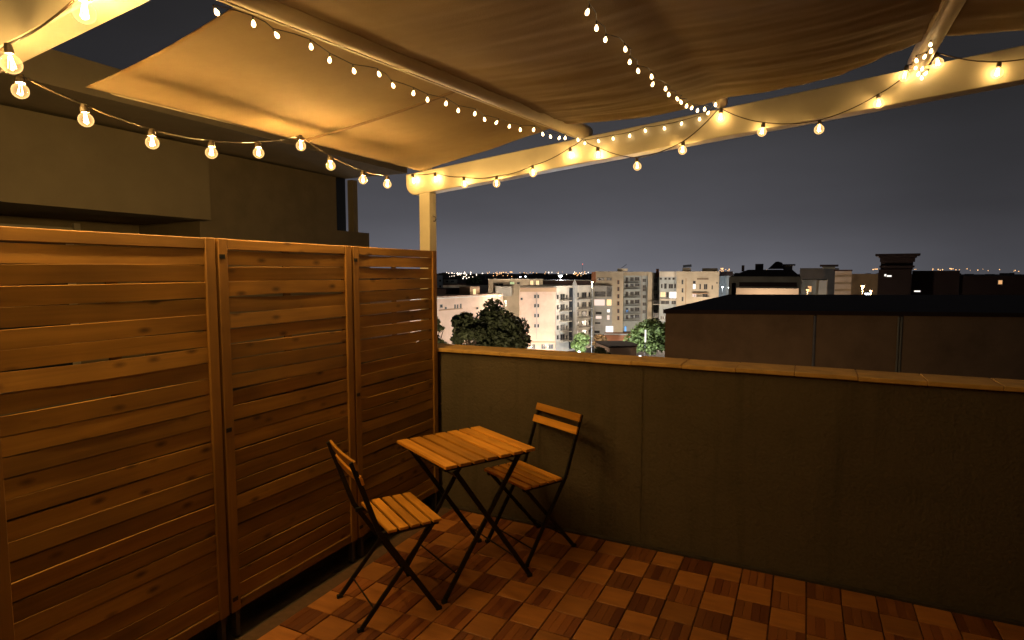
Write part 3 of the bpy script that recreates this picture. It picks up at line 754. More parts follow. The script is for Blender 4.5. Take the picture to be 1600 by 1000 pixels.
# ------------------------------------------------------------------ building helpers
M_GL = mat('window_dark', (0.03, 0.032, 0.035), 0.25, 0.2, 0.5)
M_SHUT = mat('shutter', (0.16, 0.12, 0.08), 0.7, 0.2, 4)
M_RAIL = mat('balcony_rail', (0.05, 0.045, 0.04), 0.6, 0.2, 3)
M_WF = mat('window_frame', (0.30, 0.28, 0.24), 0.6, 0.1, 3)
LIT = {'w': emitter('lit_window_white', (1, 0.93, 0.85), 1.6), 'y': emitter('lit_window_warm', (1, 0.72, 0.36), 1.4), 'o': emitter('lit_window_amber', (1, 0.5, 0.2), 0.9), 'p': emitter('lit_window_pink', (1, 0.75, 0.62), 1.1), 'b': emitter('lit_window_blue', (0.2, 0.5, 1.0), 1.2), 'g': emitter('lit_window_green', (0.8, 0.95, 0.45), 0.7)}
class Facade:
    """a building standing at its real distance; px helpers only measure sizes on its front"""
    def __init__(s, name, label, a, b, depth, m, ytop, cat='building', base=GZ, group=None, face=True):
        if face:                                     # turn the front squarely towards the terrace
            ka = (a[0] - 800) / F_PX; kb = (b[0] - 800) / F_PX; km = (ka + kb) / 2
            b = (b[0], a[1] * (1 + km * ka) / (1 + km * kb))
        pa = at_d(a[0], ytop, a[1]); pb = at_d(b[0], ytop, b[1])
        s.o = Vector((pa.x, pa.y, base)); d = Vector((pb.x - pa.x, pb.y - pa.y, 0)); s.L = d.length; s.u = d.normalized()
        s.n = Vector((s.u.y, -s.u.x, 0)); s.base = base                 # towards the terrace
        s.ang = math.atan2(s.u.y, s.u.x); s.H = pa.z - base; s.depth = depth; s.m = m
        s.t = thing(name, label, cat, s.o, s.ang, group)
        s.wall = MB().box(0, s.L, 0, depth, 0, s.H).build('wall', m, s.t)
    def uz(s, px, py):
        d = ray(px, py); t = (s.o - EYEV).dot(s.n) / d.dot(s.n); p = EYEV + d * t
        return (p - s.o).dot(s.u), p.z - s.base
    def rect(s, x0, x1, y0, y1):
        ym = (y0 + y1) / 2; xm = (x0 + x1) / 2
        return s.uz(x0, ym)[0], s.uz(x1, ym)[0], s.uz(xm, y1)[1], s.uz(xm, y0)[1]
    def box(s, nm, x0, x1, y0, y1, out0, out1, m, parent=None):
        u0, u1, z0, z1 = s.rect(x0, x1, y0, y1)
        return MB().box(u0, u1, -out1, -out0, z0, z1).build(nm, m, parent or s.t)
    def win(s, x0, x1, y0, y1, lit=None, fr=0.09, frame=None):
        u0, u1, z0, z1 = s.rect(x0, x1, y0, y1)
        mb = MB()
        mb.box(u0 - fr, u0, -0.10, 0.02, z0, z1).box(u1, u1 + fr, -0.10, 0.02, z0, z1).box(u0 - fr, u1 + fr, -0.12, 0.02, z0 - fr, z0 - 0.001).box(u0 - fr, u1 + fr, -0.10, 0.02, z1 + 0.001, z1 + fr)
        um = (u0 + u1) / 2
        if u1 - u0 > 1.0: mb.box(um - 0.04, um + 0.04, -0.06, 0.015, z0 + 0.002, z1 - 0.002)
        w = mb.build('window', frame or M_WF, s.t)
        MB().box(u0 + 0.001, u1 - 0.001, -0.035, 0.01, z0 + 0.001, z1 - 0.001).build('pane', LIT[lit] if lit else M_GL, w)
        return w
    def balcony(s, x0, x1, yt, yb, out=1.2, m=None):
        u0, u1, z0, z1 = s.rect(x0, x1, yt, yb)
        b = MB().box(u0, u1, -out, -0.005, z0 - 0.18, z0).build('balcony_slab', m or s.m, s.t)
        mb = MB(); mb.box(u0, u1, -out, -out + 0.05, z1 - 0.06, z1); mb.box(u0, u0 + 0.05, -out + 0.051, -0.01, z1 - 0.06, z1); mb.box(u1 - 0.05, u1, -out + 0.051, -0.01, z1 - 0.06, z1)
        k = max(4, int((u1 - u0) / 0.22))
        for i in range(k + 1):
            uu = u0 + 0.05 + (u1 - u0 - 0.1) * i / k; mb.box(uu - 0.035, uu + 0.035, -out + 0.01, -out + 0.04, z0 + 0.001, z1 - 0.061)
        mb.build('railing', M_RAIL, b)
        return b
P_PINK = mat('pink_render', (0.56, 0.40, 0.30), 0.9, 0.07, 0.25, 0, dirt=(0.15, 0.25))
P_WHITE = mat('white_render', (0.62, 0.58, 0.50), 0.9, 0.08, 0.3, 0, dirt=(0.2, 0.25))
P_BEIGE = mat('beige_render', (0.47, 0.41, 0.31), 0.9, 0.08, 0.2, 0, dirt=(0.12, 0.25))
P_GREYB = mat('grey_render', (0.42, 0.42, 0.40), 0.9, 0.1, 0.2, 0, dirt=(0.15, 0.3))
P_BLUE = mat('pale_blue_render', (0.42, 0.47, 0.48), 0.9, 0.1, 0.2, 0, dirt=(0.15, 0.3))
P_BRICK = mat('brick_red_render', (0.33, 0.14, 0.07), 0.9, 0.12, 0.4, 0)
P_DARK = mat('dark_roofing', (0.034, 0.020, 0.018), 1.0, 0.2, 0.5, 0)
P_BROWN = mat('brown_render', (0.34, 0.22, 0.13), 0.9, 0.1, 0.3, 0)
P_OLD = mat('weathered_render', (0.26, 0.25, 0.20), 0.95, 0.18, 0.3, 0, dirt=(0.2, 0.4))

# --- pink block: gable towards us
f = Facade('apartment_block', 'salmon pink gable of a five storey block with two columns of small windows', (813, 170), (868, 170), 16, P_PINK, 456, face=False)
for y in (463, 477.5, 493, 509):
    for x in (836, 841): f.win(x - 1.1, x + 1.1, y - 2.4, y + 2.6)
f.win(810.5 + 3, 816.5, 465.5, 468.5)
f.box('downpipe', 838.2, 838.8, 457, 530, 0.01, 0.12, M_POLE)
f.box('string_course', 813, 868, 533.5, 535, 0.004, 0.22, P_BROWN)
f.box('parapet_band', 812.5, 868.5, 449.5, 456, 0.003, 0.10, P_BROWN)
for x0, x1 in ((817, 824), (830, 836), (846, 852), (857, 864)): f.win(x0, x1, 538, 545, None)
# --- its balconied wing
f = Facade('apartment_block', 'white five storey wing with dark balcony railings and a pointed glazed stair tower', (869.3, 172), (926, 186), 14, P_WHITE, 447, face=False)
for y in (465, 481, 497, 513, 528):
    f.win(870, 872.5, y - 4, y + 2)
    f.win(875.5, 882, y - 5.5, y + 3); f.win(884, 886.5, y - 4, y + 2)
    f.balcony(873.5, 887.5, y - 0.5, y + 4.6, 1.5)
for y in (461, 476, 490.5, 505, 519.5):
    f.win(901.5, 904, y - 3.5, y + 3); f.win(909, 916, y - 4, y + 4); f.win(919.5, 922, y - 4, y + 3)
    f.balcony(899, 921, y + 2.2, y + 6.2, 1.3)
f.box('stair_tower', 889, 892.8, 450, 545, 0.01, 0.5, M_DGLASS)
u0, u1, z0, z1 = f.rect(893.2, 897.2, 446, 546)
mb = MB().prism([(u0, -1.1), (u1, -1.1), (u1, -0.01), (u0, -0.01)], z0, z1)
i = len(mb.v); um = (u0 + u1) / 2
mb.v += [(u0, -1.1, z1 + .01), (u1, -1.1, z1 + .01), (u1, -0.01, z1 + .01), (u0, -0.01, z1 + .01), (um, -0.55, z1 + 2.0)]
mb.f += [[i, i + 1, i + 4], [i + 1, i + 2, i + 4], [i + 2, i + 3, i + 4], [i + 3, i, i + 4]]
mb.build('stair_tower', P_GREYB, f.t)
f.box('corner_pier', 922.6, 925.8, 449, 540, 0.01, 0.6, P_OLD)
# --- beige block behind the pink gable
f = Facade('apartment_block', 'beige block above the pink gable with two bright square windows', (763, 205), (848, 205), 15, P_BEIGE, 437)
for x in (831, 840): f.win(x - 2.3, x + 2.3, 438.3, 445, 'y')
f.win(797, 803.5, 440.5, 444, 'g'); f.win(772, 786, 443, 446); f.win(808, 812, 441, 444)
f.box('roof_edge', 762, 849, 435.6, 437, 0.01, 0.5, P_WHITE)
f.box('lower_wall', 775, 800, 447, 462, 0.01, 4.0, P_GREYB)
f = Facade('flat_roofed_hall', 'dark flat roofed hall between the beige block and the tall tan flats', (849, 215), (925, 222), 30, P_DARK, 438.5)
f.box('roof_edge', 849, 925, 437.6, 438.6, 0.01, 0.4, P_OLD)
# --- long pink building left
f = Facade('long_building', 'long low salmon building behind the round trees with a dark roof terrace', (640, 143), (786, 172), 18, P_PINK, 465.5, face=False)
f.win(687.5, 691, 476, 480.5); f.win(710, 711.6, 476, 481.5); f.win(714, 715.6, 476, 481.5); f.win(719, 720.6, 475, 481)
f.box('ledge', 686, 722, 483, 484, 0.005, 0.25, P_BROWN)
f.win(695, 697.5, 480, 482.5); f.win(744, 747, 480, 483)
f.box('roof_edge', 640, 786, 464.2, 465.6, 0.006, 0.25, P_WHITE)
u0, u1, z0, z1 = f.rect(644, 756, 456, 463)
MB().box(u0, u1, 8, 14, f.H + 0.01, f.H + 1.7).build('roof_store', P_DARK, f.t)
u0, u1, z0, z1 = f.rect(743, 758, 453, 464)
MB().box(u0, u1, 2, 6, f.H + 0.02, f.H + 2.2).build('roof_hut', P_BROWN, f.t)
hu = MB().box(u0 + 1.3, u0 + 2.4, 1.93, 1.995, f.H + 0.05, f.H + 1.6).build('door', LIT['y'], f.t)
# --- pale sheds and houses further left
f = Facade('long_shed', 'pale long shed wall with a dark roof above the salmon building', (692, 235), (764, 245), 14, P_WHITE, 445)
f.box('roof_edge', 692, 764, 443.5, 445, 0.01, 0.4, P_DARK)
for x in (700, 731): f.box('downpipe', x - .3, x + .3, 446, 456, 0.01, 0.12, M_POLE)
f = Facade('grey_house', 'small grey house at the left beside the fence end', (693, 290), (714, 292), 12, P_OLD, 436)
f.box('roof_edge', 692, 715, 435, 436.5, 0.01, 0.5, P_DARK)
f.win(697, 700, 438.5, 441); f.win(705, 709, 438.5, 441)
f = Facade('grey_house', 'tall pale blue grey house touching the fence end', (670, 320), (691.5, 322), 12, P_BLUE, 430.5)
f.win(686.5, 689, 437, 440); f.win(686.5, 689, 446, 449)
# --- tall tan flats
f = Facade('apartment_block', 'tan seven storey flats with lit pink bay and strip of stair windows', (929, 226), (974.5, 232), 16, P_BEIGE, 424)
f.box('corner_pier', 924.5, 931, 425, 441, -3.0, 0.5, P_BRICK)
for x0, x1 in ((933.5, 944.5), (948, 955.5)): f.win(x0, x1, 434, 438)
f.box('bay', 926.5, 956.5, 446, 527, 0.01, 1.6, P_GREYB)
def bay_win(x0, x1, y0, y1, lit=None):
    u0, u1, z0, z1 = f.rect(x0, x1, y0, y1)
    w = MB().box(u0 - .1, u1 + .1, -1.66, -1.60, z0 - .1, z1 + .1).build('window', M_WF, f.t)
    MB().box(u0, u1, -1.70, -1.661, z0, z1).build('pane', LIT[lit] if lit else M_GL, w)
bay_win(929.5, 946, 455.5, 463); bay_win(948.5, 955.5, 446.8, 463)
bay_win(927, 945, 467.5, 477, 'p'); bay_win(948, 955.5, 467.5, 477, 'y')
bay_win(931, 940, 487, 490.5); bay_win(931, 940, 493, 497.5, 'p'); bay_win(948.5, 953, 483, 487.5, 'w'); bay_win(948.5, 952.5, 492, 499, 'p')
bay_win(930, 938, 503, 505.5); bay_win(929, 937, 516, 520); bay_win(946.5, 958, 509, 520, 'w')
for y in (438, 448.5, 460, 471, 483, 494): f.win(964.8, 967.6, y, y + 6, frame=P_BRICK)
u0, u1, z0, z1 = f.rect(965, 981, 416, 424)
MB().box(u0, u1, 3, 7, f.H + .01, f.H + 1.1).build('roof_hut', P_BEIGE, f.t)
mb = MB().bar((u0 + 1.4, 2.5, f.H + 1.2), (u1 - .4, 2.5, f.H + 2.7), 2.0, 0.18, (0, 1, 0)); mb.build('solar_panel', M_DGLASS, f.t)
f = Facade('apartment_block', 'pale blue recessed bay of flats stacked with cluttered balconies', (975, 236), (1013, 238), 14, P_BLUE, 424.5)
f.box('cornice', 975, 1013, 424.6, 430.5, 0.01, 1.6, P_BEIGE)
for y in (434.5, 443.5, 457, 470, 482, 493):
    f.win(978, 981.5, y - 1, y + 5.5); f.win(985, 990, y - 1, y + 4.5); f.win(992, 999, y - 1.5, y + 3.8)
    f.balcony(976.5, 1000, y + 4.0, y + 8.0, 1.4)
for y in (438, 448, 452.5, 463.5, 475, 487): f.win(1004.4, 1009, y - 2.2, y + 2.4)
f.win(978, 981.5, 484.5, 488, 'b'); f.win(975.8, 978.6, 510, 518, 'b')
f.box('pier', 1001, 1003.4, 431, 545, 0.01, 0.5, P_GREYB); f.box('pier', 1011.3, 1018, 424.8, 545, 0.01, 1.8, P_BEIGE)
f = Facade('apartment_block', 'dark recessed stair well between two tan blocks of flats', (1018.2, 246), (1031, 246), 10, P_OLD, 426)
f.box('chimney_stack', 1025, 1029.5, 420, 433, -1.0, 0.5, P_BRICK)
for y in (438, 450, 462, 474, 487): f.win(1021.5, 1026.5, y - 3, y + 4)
f = Facade('apartment_block', 'white fronted flats with two brilliantly lit rooms beside tan slit windows', (1031, 228), (1057.5, 228), 14, P_BLUE, 424)
f.box('cornice', 1030.5, 1058, 424.2, 432.5, 0.01, 0.5, P_WHITE)
for x in (1032.5, 1040, 1046, 1052.5): f.win(x - 1.6, x + 1.6, 434, 437)
f.win(1038, 1041.5, 443, 451); f.win(1045, 1051.5, 444, 450.5); f.win(1033, 1035, 444, 450); f.win(1053.5, 1056, 444, 450)
f.win(1032, 1039.8, 456.3, 464, 'y'); f.win(1046, 1057, 456, 466, 'w'); f.win(1041.2, 1044.5, 456.5, 465)
f.box('balcony_front', 1031, 1057.5, 466.5, 469.5, 0.3, 1.0, P_WHITE)
f.win(1033, 1045.5, 470, 475); f.win(1049.5, 1056, 470, 475); f.balcony(1020.5, 1032.5, 469, 475, 2.0, P_WHITE)
f.win(1021, 1028, 490, 496); f.win(1032, 1038, 494, 499)
f = Facade('apartment_block', 'tan right hand flats with three slit windows and a lit corner room', (1057.6, 224), (1124, 232), 16, P_BEIGE, 424)
for y in (437.5, 450.5, 464): f.win(1065.2, 1067.6, y, y + 6.5)
f.box('downpipe', 1071, 1072, 435, 475, 0.01, 0.2, P_BROWN)
f.win(1082.7, 1086.8, 439, 443); f.win(1082.7, 1086.8, 444, 451.5, 'w'); f.win(1082, 1088, 459.5, 464, 'p')
f.box('canopy', 1082, 1106, 457.6, 458.8, 0.01, 1.4, P_BROWN); f.box('roller_shutter', 1089, 1107, 434.5, 437, 0.01, 0.12, M_SHUT)
f.win(1093, 1095, 444, 452); f.win(1100, 1105, 444, 452); f.win(1098, 1105.5, 459.5, 464); f.win(1112, 1113.5, 446, 452); f.win(1119.5, 1121, 441, 443)
f.balcony(1084, 1108, 461, 464, 1.2, P_WHITE)
u0, u1, z0, z1 = f.rect(1066, 1079, 418, 424)
MB().box(u0, u1, 3, 6, f.H + .01, f.H + 1.4).build('roof_hut', P_BEIGE, f.t)
MB().bar((u0 + .2, 2.8, f.H + 1.9), (u1 + .3, 2.8, f.H + 2.2), 2.4, 0.9, (0, 1, 0)).build('solar_panel', M_DGLASS, f.t)
u0, u1, z0, z1 = f.rect(1082, 1122, 418, 424)
MB().box(u0 + 3.5, u1, 5, 9, f.H + .01, f.H + 1.2).build('roof_hut', P_OLD, f.t)
f = Facade('grey_house', 'bluish grey building with small white lights left of the dark roof', (1124.5, 240), (1146, 242), 14, P_BLUE, 425)
f.box('roof_edge', 1124.5, 1145, 424, 431, 0.01, 0.5, P_DARK)
# --- right: roofs beyond the dark neighbour
f = Facade('long_shed', 'cream wall strip just above the dark neighbouring roof', (1146, 62), (1248, 62), 4, mat('cream_render', (0.55, 0.42, 0.30), 0.9, 0.06, 0.6), 450)
f = Facade('grey_hall', 'long grey hall with a dark hipped roof and solar heater silhouettes', (1139, 95), (1252, 95), 14, P_OLD, 432)
u0, u1, z0, z1 = f.rect(1141, 1251, 421, 432)
h = z1 - z0; mb = MB(); mb.v = [(u0, -.4, f.H + .01), (u1, -.4, f.H + .01), (u1, 13, f.H + .01), (u0, 13, f.H + .01), (u0 + 2.5, 5, f.H + h), (u1 - 1, 5, f.H + h)]
mb.f = [[0, 1, 5, 4], [1, 2, 5], [2, 3, 4, 5], [3, 0, 4], [3, 2, 1, 0]]; mb.build('roof', P_DARK, f.t)
u0, u1, z0, z1 = f.rect(1179, 1192.5, 411.5, 423); MB().box(u0, u1, 5.5, 7, z0 - .3, z1).build('chimney', P_DARK, f.t)
u0, u1, z0, z1 = f.rect(1200, 1228, 407.5, 420)
mb = MB(); mb.v = [(u0, 6, z0), (u1, 6, z0), (u1 - .4, 6, z1 - .2), (u1 - 1.0, 6, z1), (u1 - 1.4, 6, z1 - .05), (u0, 8, z0), (u1, 8, z0), (u1 - .4, 8, z1 - .2), (u1 - 1.0, 8, z1), (u1 - 1.4, 8, z1 - .05)]
mb.f = [[0, 1, 2, 3, 4], [9, 8, 7, 6, 5]] + [[k, (k + 1) % 5, 5 + (k + 1) % 5, 5 + k] for k in range(5)]; mb.build('roof_gable', P_DARK, f.t)
u0, u1, z0, z1 = f.rect(1224, 1245, 412, 420); MB().box(u0, u1, 5, 9, z1 - .25, z1).build('terrace_roof', P_DARK, f.t); MB().box(u0 + .2, u1 - .3, 8, 8.6, z0 - .5, z1 - .26).build('terrace_wall', P_GREYB, f.t)
f.box('vent', 1157, 1161.5, 414, 424, -5.0, -4.5, P_DARK)
f.box('windows_band', 1155, 1245, 441, 448, 0.01, 0.05, P_DARK)
f = Facade('tower_house', 'grey weathered house right of the green lamp with a flat roof', (1253, 120), (1293, 124), 12, P_OLD, 437)
f.box('pier', 1279, 1291.5, 438, 462, 0.01, 0.4, P_BEIGE); f.win(1262, 1268, 447, 456, 'o')
f = Facade('grey_house', 'distant dark roofs stepping behind the grey house', (1250, 170), (1311, 172), 14, mat('slate', (0.10, 0.10, 0.10), 0.9, 0.2, 0.3), 419)
f.box('roof_slab', 1281, 1310, 413.5, 416.5, -4.0, 0.6, P_DARK); f.box('upper_wall', 1285, 1305, 416.6, 420, -3.5, 0.1, P_OLD)
f = Facade('apartment_block', 'grey flats with horizontal bands beside the orange street lights', (1305, 150), (1331, 152), 12, P_GREYB, 423.5)
for y in (427, 438, 449): f.box('balcony_band', 1304.5, 1330, y + 3, y + 6, 0.01, 0.9, P_OLD)
f.box('roof_slab', 1303, 1332, 421.5, 423.6, 0.01, 0.6, P_DARK)
f = Facade('grey_house', 'low dark houses behind the orange street lights', (1330, 160), (1372, 162), 14, P_OLD, 428)
f = Facade('tower_house', 'black silhouetted tower with wide stepped eaves at the right', (1373, 60), (1425, 60), 2.6, P_DARK, 421)
for (x0, x1, y0, y1, o_) in ((1376, 1427, 401, 421.2, -0.3), (1368, 1438, 396.5, 399.5, 0.7), (1373, 1433, 399.6, 402.4, 0.4), (1375, 1430, 402.5, 409, 0.1), (1374, 1429, 415, 418, 0.35)):
    u0, u1, z0, z1 = f.rect(x0, x1, y0, y1); MB().box(u0, u1, -o_, 2.6 + o_, z0, z1).build('eaves', P_DARK, f.t)
f.win(1382, 1385, 428.5, 431.5, 'w', 0.05); f.win(1385.6, 1393, 430.2, 432.4, 'w', 0.05)
f = Facade('dark_hall', 'unlit dark house under the silhouetted tower', (1425.5, 60), (1500, 58), 12, P_DARK, 423)
f.win(1428.5, 1438, 454, 456, 'w', 0.05)
f = Facade('dark_hall', 'unlit dark building at the far right edge beyond the roof', (1500, 58), (1680, 54), 12, P_DARK, 431)
f.win(1560, 1566, 438, 444, 'o', 0.05)

# ------------------------------------------------------------------ dark neighbouring building with flat roof (right)
M_RB = mat('rough_brown_render', (0.29, 0.19, 0.105), 0.95, 0.1, 1.2, 0.3, dirt=(0.5, 0.3))
rbz = EYE - 1.47
def ground_pt(px, py, z):
    d = ray(px, py); t = (z - EYE) / d.z; return EYEV + d * t
A = ground_pt(1040, 483.5, rbz); B = ground_pt(1700, 489.5, rbz); Cc = ground_pt(1700, 461.2, rbz); Dd = ground_pt(1142, 460.0, rbz)
rb = thing('neighbouring_building', 'big dark flat roofed building beyond the parapet on the right', 'building', (A.x, A.y, GZ))
loc = lambda p: (p.x - A.x, p.y - A.y)
MB().prism([loc(A), loc(B), loc(Cc), loc(Dd)], 0, rbz - GZ - 0.16).build('wall', M_RB, rb)
ctr = (A + B + Cc + Dd) / 4
ex = lambda p: loc(p + (p - ctr).normalized() * 0.13)
MB().prism([ex(A), ex(B), ex(Cc), ex(Dd)], rbz - GZ - 0.16 + 0.001, rbz - GZ).build('roof_slab', P_DARK, rb)
fd = Vector((B.x - A.x, B.y - A.y, 0)).normalized(); fn_ = Vector((fd.y, -fd.x, 0))
for px in (1271.5, 1402, 1406.5):
    d = ray(px, 520); t = (A - EYEV).dot(fn_) / d.dot(fn_); p = EYEV + d * t - A + fn_ * 0.06
    MB().tube([(p.x, p.y, 2), (p.x, p.y, rbz - GZ - 0.2)], 0.05 if px < 1300 else 0.035, 8).build('downpipe', M_POLE if px < 1300 else P_OLD, rb)
u_ = Dd - A
ch = A + u_ * 0.98 - A
MB().box(ch.x + 0.15, ch.x + 0.4, ch.y - 0.6, ch.y - 0.3, rbz - GZ + .002, rbz - GZ + 0.78).build('chimney', P_DARK, rb)

# ------------------------------------------------------------------ small round ended building + brick roof
M_RPINK = mat('dusty_pink_render', (0.42, 0.30, 0.22), 0.9, 0.08, 0.4)
zt = EYE - (541 - 423.6) * 118 / F_PX
pA = ground_pt(952, 541, zt); pB = ground_pt(1003, 540, zt)
rn = thing('round_building', 'low dusty pink building with a rounded end and dark flat roof beside the green tree', 'building', (pA.x, pA.y, GZ))
dv = Vector((pB.x - pA.x, pB.y - pA.y, 0)); L = dv.length; uu = dv.normalized(); nn = Vector((-uu.y, uu.x, 0))
outl = [Vector((0, 0, 0)), uu * (L - 2.2)]
for k in range(1, 8):
    a = -math.pi / 2 + math.pi * k / 8; outl.append(uu * (L - 2.2 + 2.2 * math.cos(a)) + nn * (4.5 + 4.5 * math.sin(a)))
outl += [uu * (L - 2.2) + nn * 9, nn * 9]
MB().prism([(p.x, p.y) for p in outl], 0, zt - GZ - 0.3).build('wall', M_RPINK, rn)
c_ = sum(outl, Vector()) / len(outl)
MB().prism([((p + (p - c_).normalized() * 0.25).x, (p + (p - c_).normalized() * 0.25).y) for p in outl], zt - GZ - 0.299, zt - GZ).build('roof', P_DARK, rn)
f = Facade('low_building', 'low brick red building in front of the tan flats', (944, 175), (986, 178), 8, P_BRICK, 523)
f.box('roof_edge', 944, 986, 521.4, 523, 0.01, 0.4, P_GREYB)

# ------------------------------------------------------------------ trees
def leaf_mat(name, c):
    return mat(name, c, 0.7, 0.4, 0.9, 0)
M_BARK = mat('bark', (0.10, 0.07, 0.045), 0.9, 0.3, 3)
L_DARK = leaf_mat('leaf_dark', (0.060, 0.072, 0.024)); L_GREEN = leaf_mat('leaf_green', (0.11, 0.15, 0.035)); L_RUST = leaf_mat('leaf_rust', (0.20, 0.11, 0.035))
def tree(name, label, px, ytop, wpx, D, m, nleaf, ls, seed, hfrac=0.72, group='trees in the street below', cat='tree'):
    rr = random.Random(seed)
    top = at_d(px, ytop, D); ht = top.z - GZ; wd = wpx * D / F_PX
    t = thing(name, label, cat, (top.x, top.y, GZ), 0, group)
    ch_ = ht * hfrac; cz = ht - ch_ / 2
    tr_ = MB().tube([(0, 0, 0), (0.1, 0.05, ht * 0.2), (-0.1, 0.1, ht * 0.45)], ht * 0.022, 8, ht * 0.014)
    for k_ in range(6):
        a = k_ * 1.05 + rr.random(); tr_.tube([(-0.05, 0.05, ht * 0.32), (math.cos(a) * wd * 0.16, math.sin(a) * wd * 0.16, cz), (math.cos(a) * wd * 0.32, math.sin(a) * wd * 0.32, cz + ch_ * 0.22)], ht * 0.010, 6, ht * 0.004)
    tr_.build('trunk', M_BARK, t)
    blobs = []
    for k_ in range(34):
        a = rr.uniform(0, 6.28); e = rr.uniform(-0.9, 0.98); q = math.sqrt(max(0, 1 - e * e)) * rr.uniform(0.4, 0.86)
        blobs.append((Vector((math.cos(a) * q * wd / 2, math.sin(a) * q * wd / 2, cz + e * ch_ / 2 * 0.78)), wd * rr.uniform(0.13, 0.22)))
    mb = MB()
    for k_ in range(nleaf):
        c, r_ = blobs[k_ % len(blobs)]
        v = Vector((rr.gauss(0, 1), rr.gauss(0, 1), rr.gauss(0, 1))).normalized() * r_ * (rr.random() ** 0.45)
        v.z *= 0.85; p = c + v
        if p.z > ht: p.z = ht - rr.random() * 0.3
        a = Vector((rr.gauss(0, 1), rr.gauss(0, 1), rr.gauss(0, .6))).normalized(); b = a.orthogonal().normalized(); b = (b * math.cos(rr.random() * 6) + a.cross(b) * math.sin(rr.random() * 6))
        s_ = ls * rr.uniform(0.6, 1.4); i = len(mb.v)
        mb.v += [tuple(p - a * s_), tuple(p + b * s_ * .55), tuple(p + a * s_), tuple(p - b * s_ * .55)]; mb.f.append([i, i + 1, i + 2, i + 3])
    me = bpy.data.meshes.new('crown'); me.from_pydata(mb.v, [], mb.f); me.materials.append(m)
    link('crown', me, t)
    return t
tree('broadleaf_tree', 'large dark round tree in front of the salmon gable', 781, 466, 96, 112, L_DARK, 15000, 0.36, 1)
tree('broadleaf_tree', 'dark round tree left of the largest tree', 732, 486, 74, 108, L_DARK, 9500, 0.36, 2)
tree('broadleaf_tree', 'dark tree cut off by the end of the slatted fence', 678, 488, 46, 106, L_DARK, 5000, 0.36, 3)
tree('broadleaf_tree', 'bright green lamp lit tree beside the big dark roofed building', 1016, 499, 72, 150, L_GREEN, 11000, 0.42, 4)
tree('broadleaf_tree', 'thin dark tree at the left of the round ended building', 938, 541, 34, 116, L_DARK, 3500, 0.3, 5)
tree('broadleaf_tree', 'bushy green tree below the white wing', 908, 521, 30, 160, L_GREEN, 3500, 0.42, 6)
tree('shrub', 'rust coloured shrub lit by an amber lamp', 938, 522, 22, 165, L_RUST, 2500, 0.4, 7, cat='shrub')
tree('shrub', 'spindly tree top in front of the salmon wall', 728, 482, 34, 128, L_RUST, 1200, 0.3, 8, cat='shrub')
tree('broadleaf_tree', 'far dark tree clump on the skyline above the pale shed', 742, 431, 38, 270, L_DARK, 3500, 0.6, 9)
# white sign and parked cars by the green tree
p = at_d(1008.5, 524, 139)
sg = thing('sign_board', 'tall narrow white lit sign in front of the green tree', 'sign', (p.x, p.y, GZ), YAW)
MB().box(-0.16, 0.16, -0.05, 0.05, p.z - GZ - 1.6, p.z - GZ + 1.3).build('sign_face', LIT['w'], sg); MB().box(-0.1, 0.1, -0.04, 0.04, 0, p.z - GZ - 1.601).build('sign_post', M_POLE, sg)

# ------------------------------------------------------------------ street lamps (seen or read from their glow, plus added ones that light facades and trees)
street_lamp('street lamp washing the foot of the salmon gable, left of two', 830, 541, 166.5, 420, r=0.2)
street_lamp('street lamp washing the foot of the salmon gable, right of two', 856, 541, 166.5, 420, r=0.2)
street_lamp('unseen lamp added low between the big trees and the salmon block to light it', 800, 552, 150, 1500)  # added out of sight to brighten the salmon block
street_lamp('unseen lamp added behind the trees to light the long salmon building', 722, 552, 128, 1700)  # added fill for the long salmon front, hidden by the parapet
street_lamp('unseen lamp added near the fence end behind the leftmost tree', 676, 550, 124, 1300)  # added fill behind the fence end
street_lamp('lamp added to light the white balconied wing', 905, 549, 146, 8500, 'white')  # added to raise the white wing's brightness
street_lamp('tall amber lamp mast between the white wing and the tan flats', 925.5, 440, 158, 5000, 'warm', r=0.32)
street_lamp('street lamp behind the rust coloured shrub', 950, 535, 182, 6500)
street_lamp('unseen white lamp added in the yard to light the tan flats', 985, 535, 195, 6500, 'white')  # added fill for the tan facade, hidden by the low roofs
street_lamp('street lamp lighting the green tree from the left', 1000, 556, 140, 1800, 'white')
street_lamp('unseen lamp added behind the dark roofed building to light the white fronted flats', 1050, 520, 195, 7500, 'warm')  # added out of view to brighten the white front
street_lamp('unseen lamp added behind the dark roofed building to light the tan right hand flats', 1105, 510, 198, 7500, 'warm')  # added out of view to brighten the right hand flats
street_lamp('brilliant white floodlight on the skyline above the white wing', 876, 430, 235, 2500, 'white', r=0.75)
street_lamp('amber street light left of the silhouetted tower, upper one', 1348, 446, 118, 3200, 'sodium', r=0.35)
street_lamp('white street light at the roof edge left of the silhouetted tower', 1355, 458, 108, 500, 'white', r=0.35)
street_lamp('amber street light right of the upper amber one', 1361, 453.5, 116, 1500, 'sodium', r=0.22)
street_lamp('green tube light on the end of the grey hall', 1247.5, 436.5, 92, 45, 'green', r=0.2)
street_lamp('amber lamps beside the pier of the weathered grey house', 1262, 452, 105, 250, 'sodium', r=0.25)
street_lamp('small white light on the bluish building, left of two', 1129, 448, 225, 500, 'white', r=0.3)
street_lamp('small white light on the bluish building, right of two', 1139, 449, 225, 500, 'white', r=0.3)
street_lamp('unseen lamp added behind the dark roof to light the cream wall strip', 1200, 470, 56, 700)  # added fill for the cream wall, hidden by the dark roof
street_lamp('roof lamp on the terrace of the long salmon building', 781, 461, 165, 600, base=-6.0, r=0.35)
street_lamp('skyline white lamp above the beige block, left of two', 813, 432, 320, 0, 'white', r=0.42)
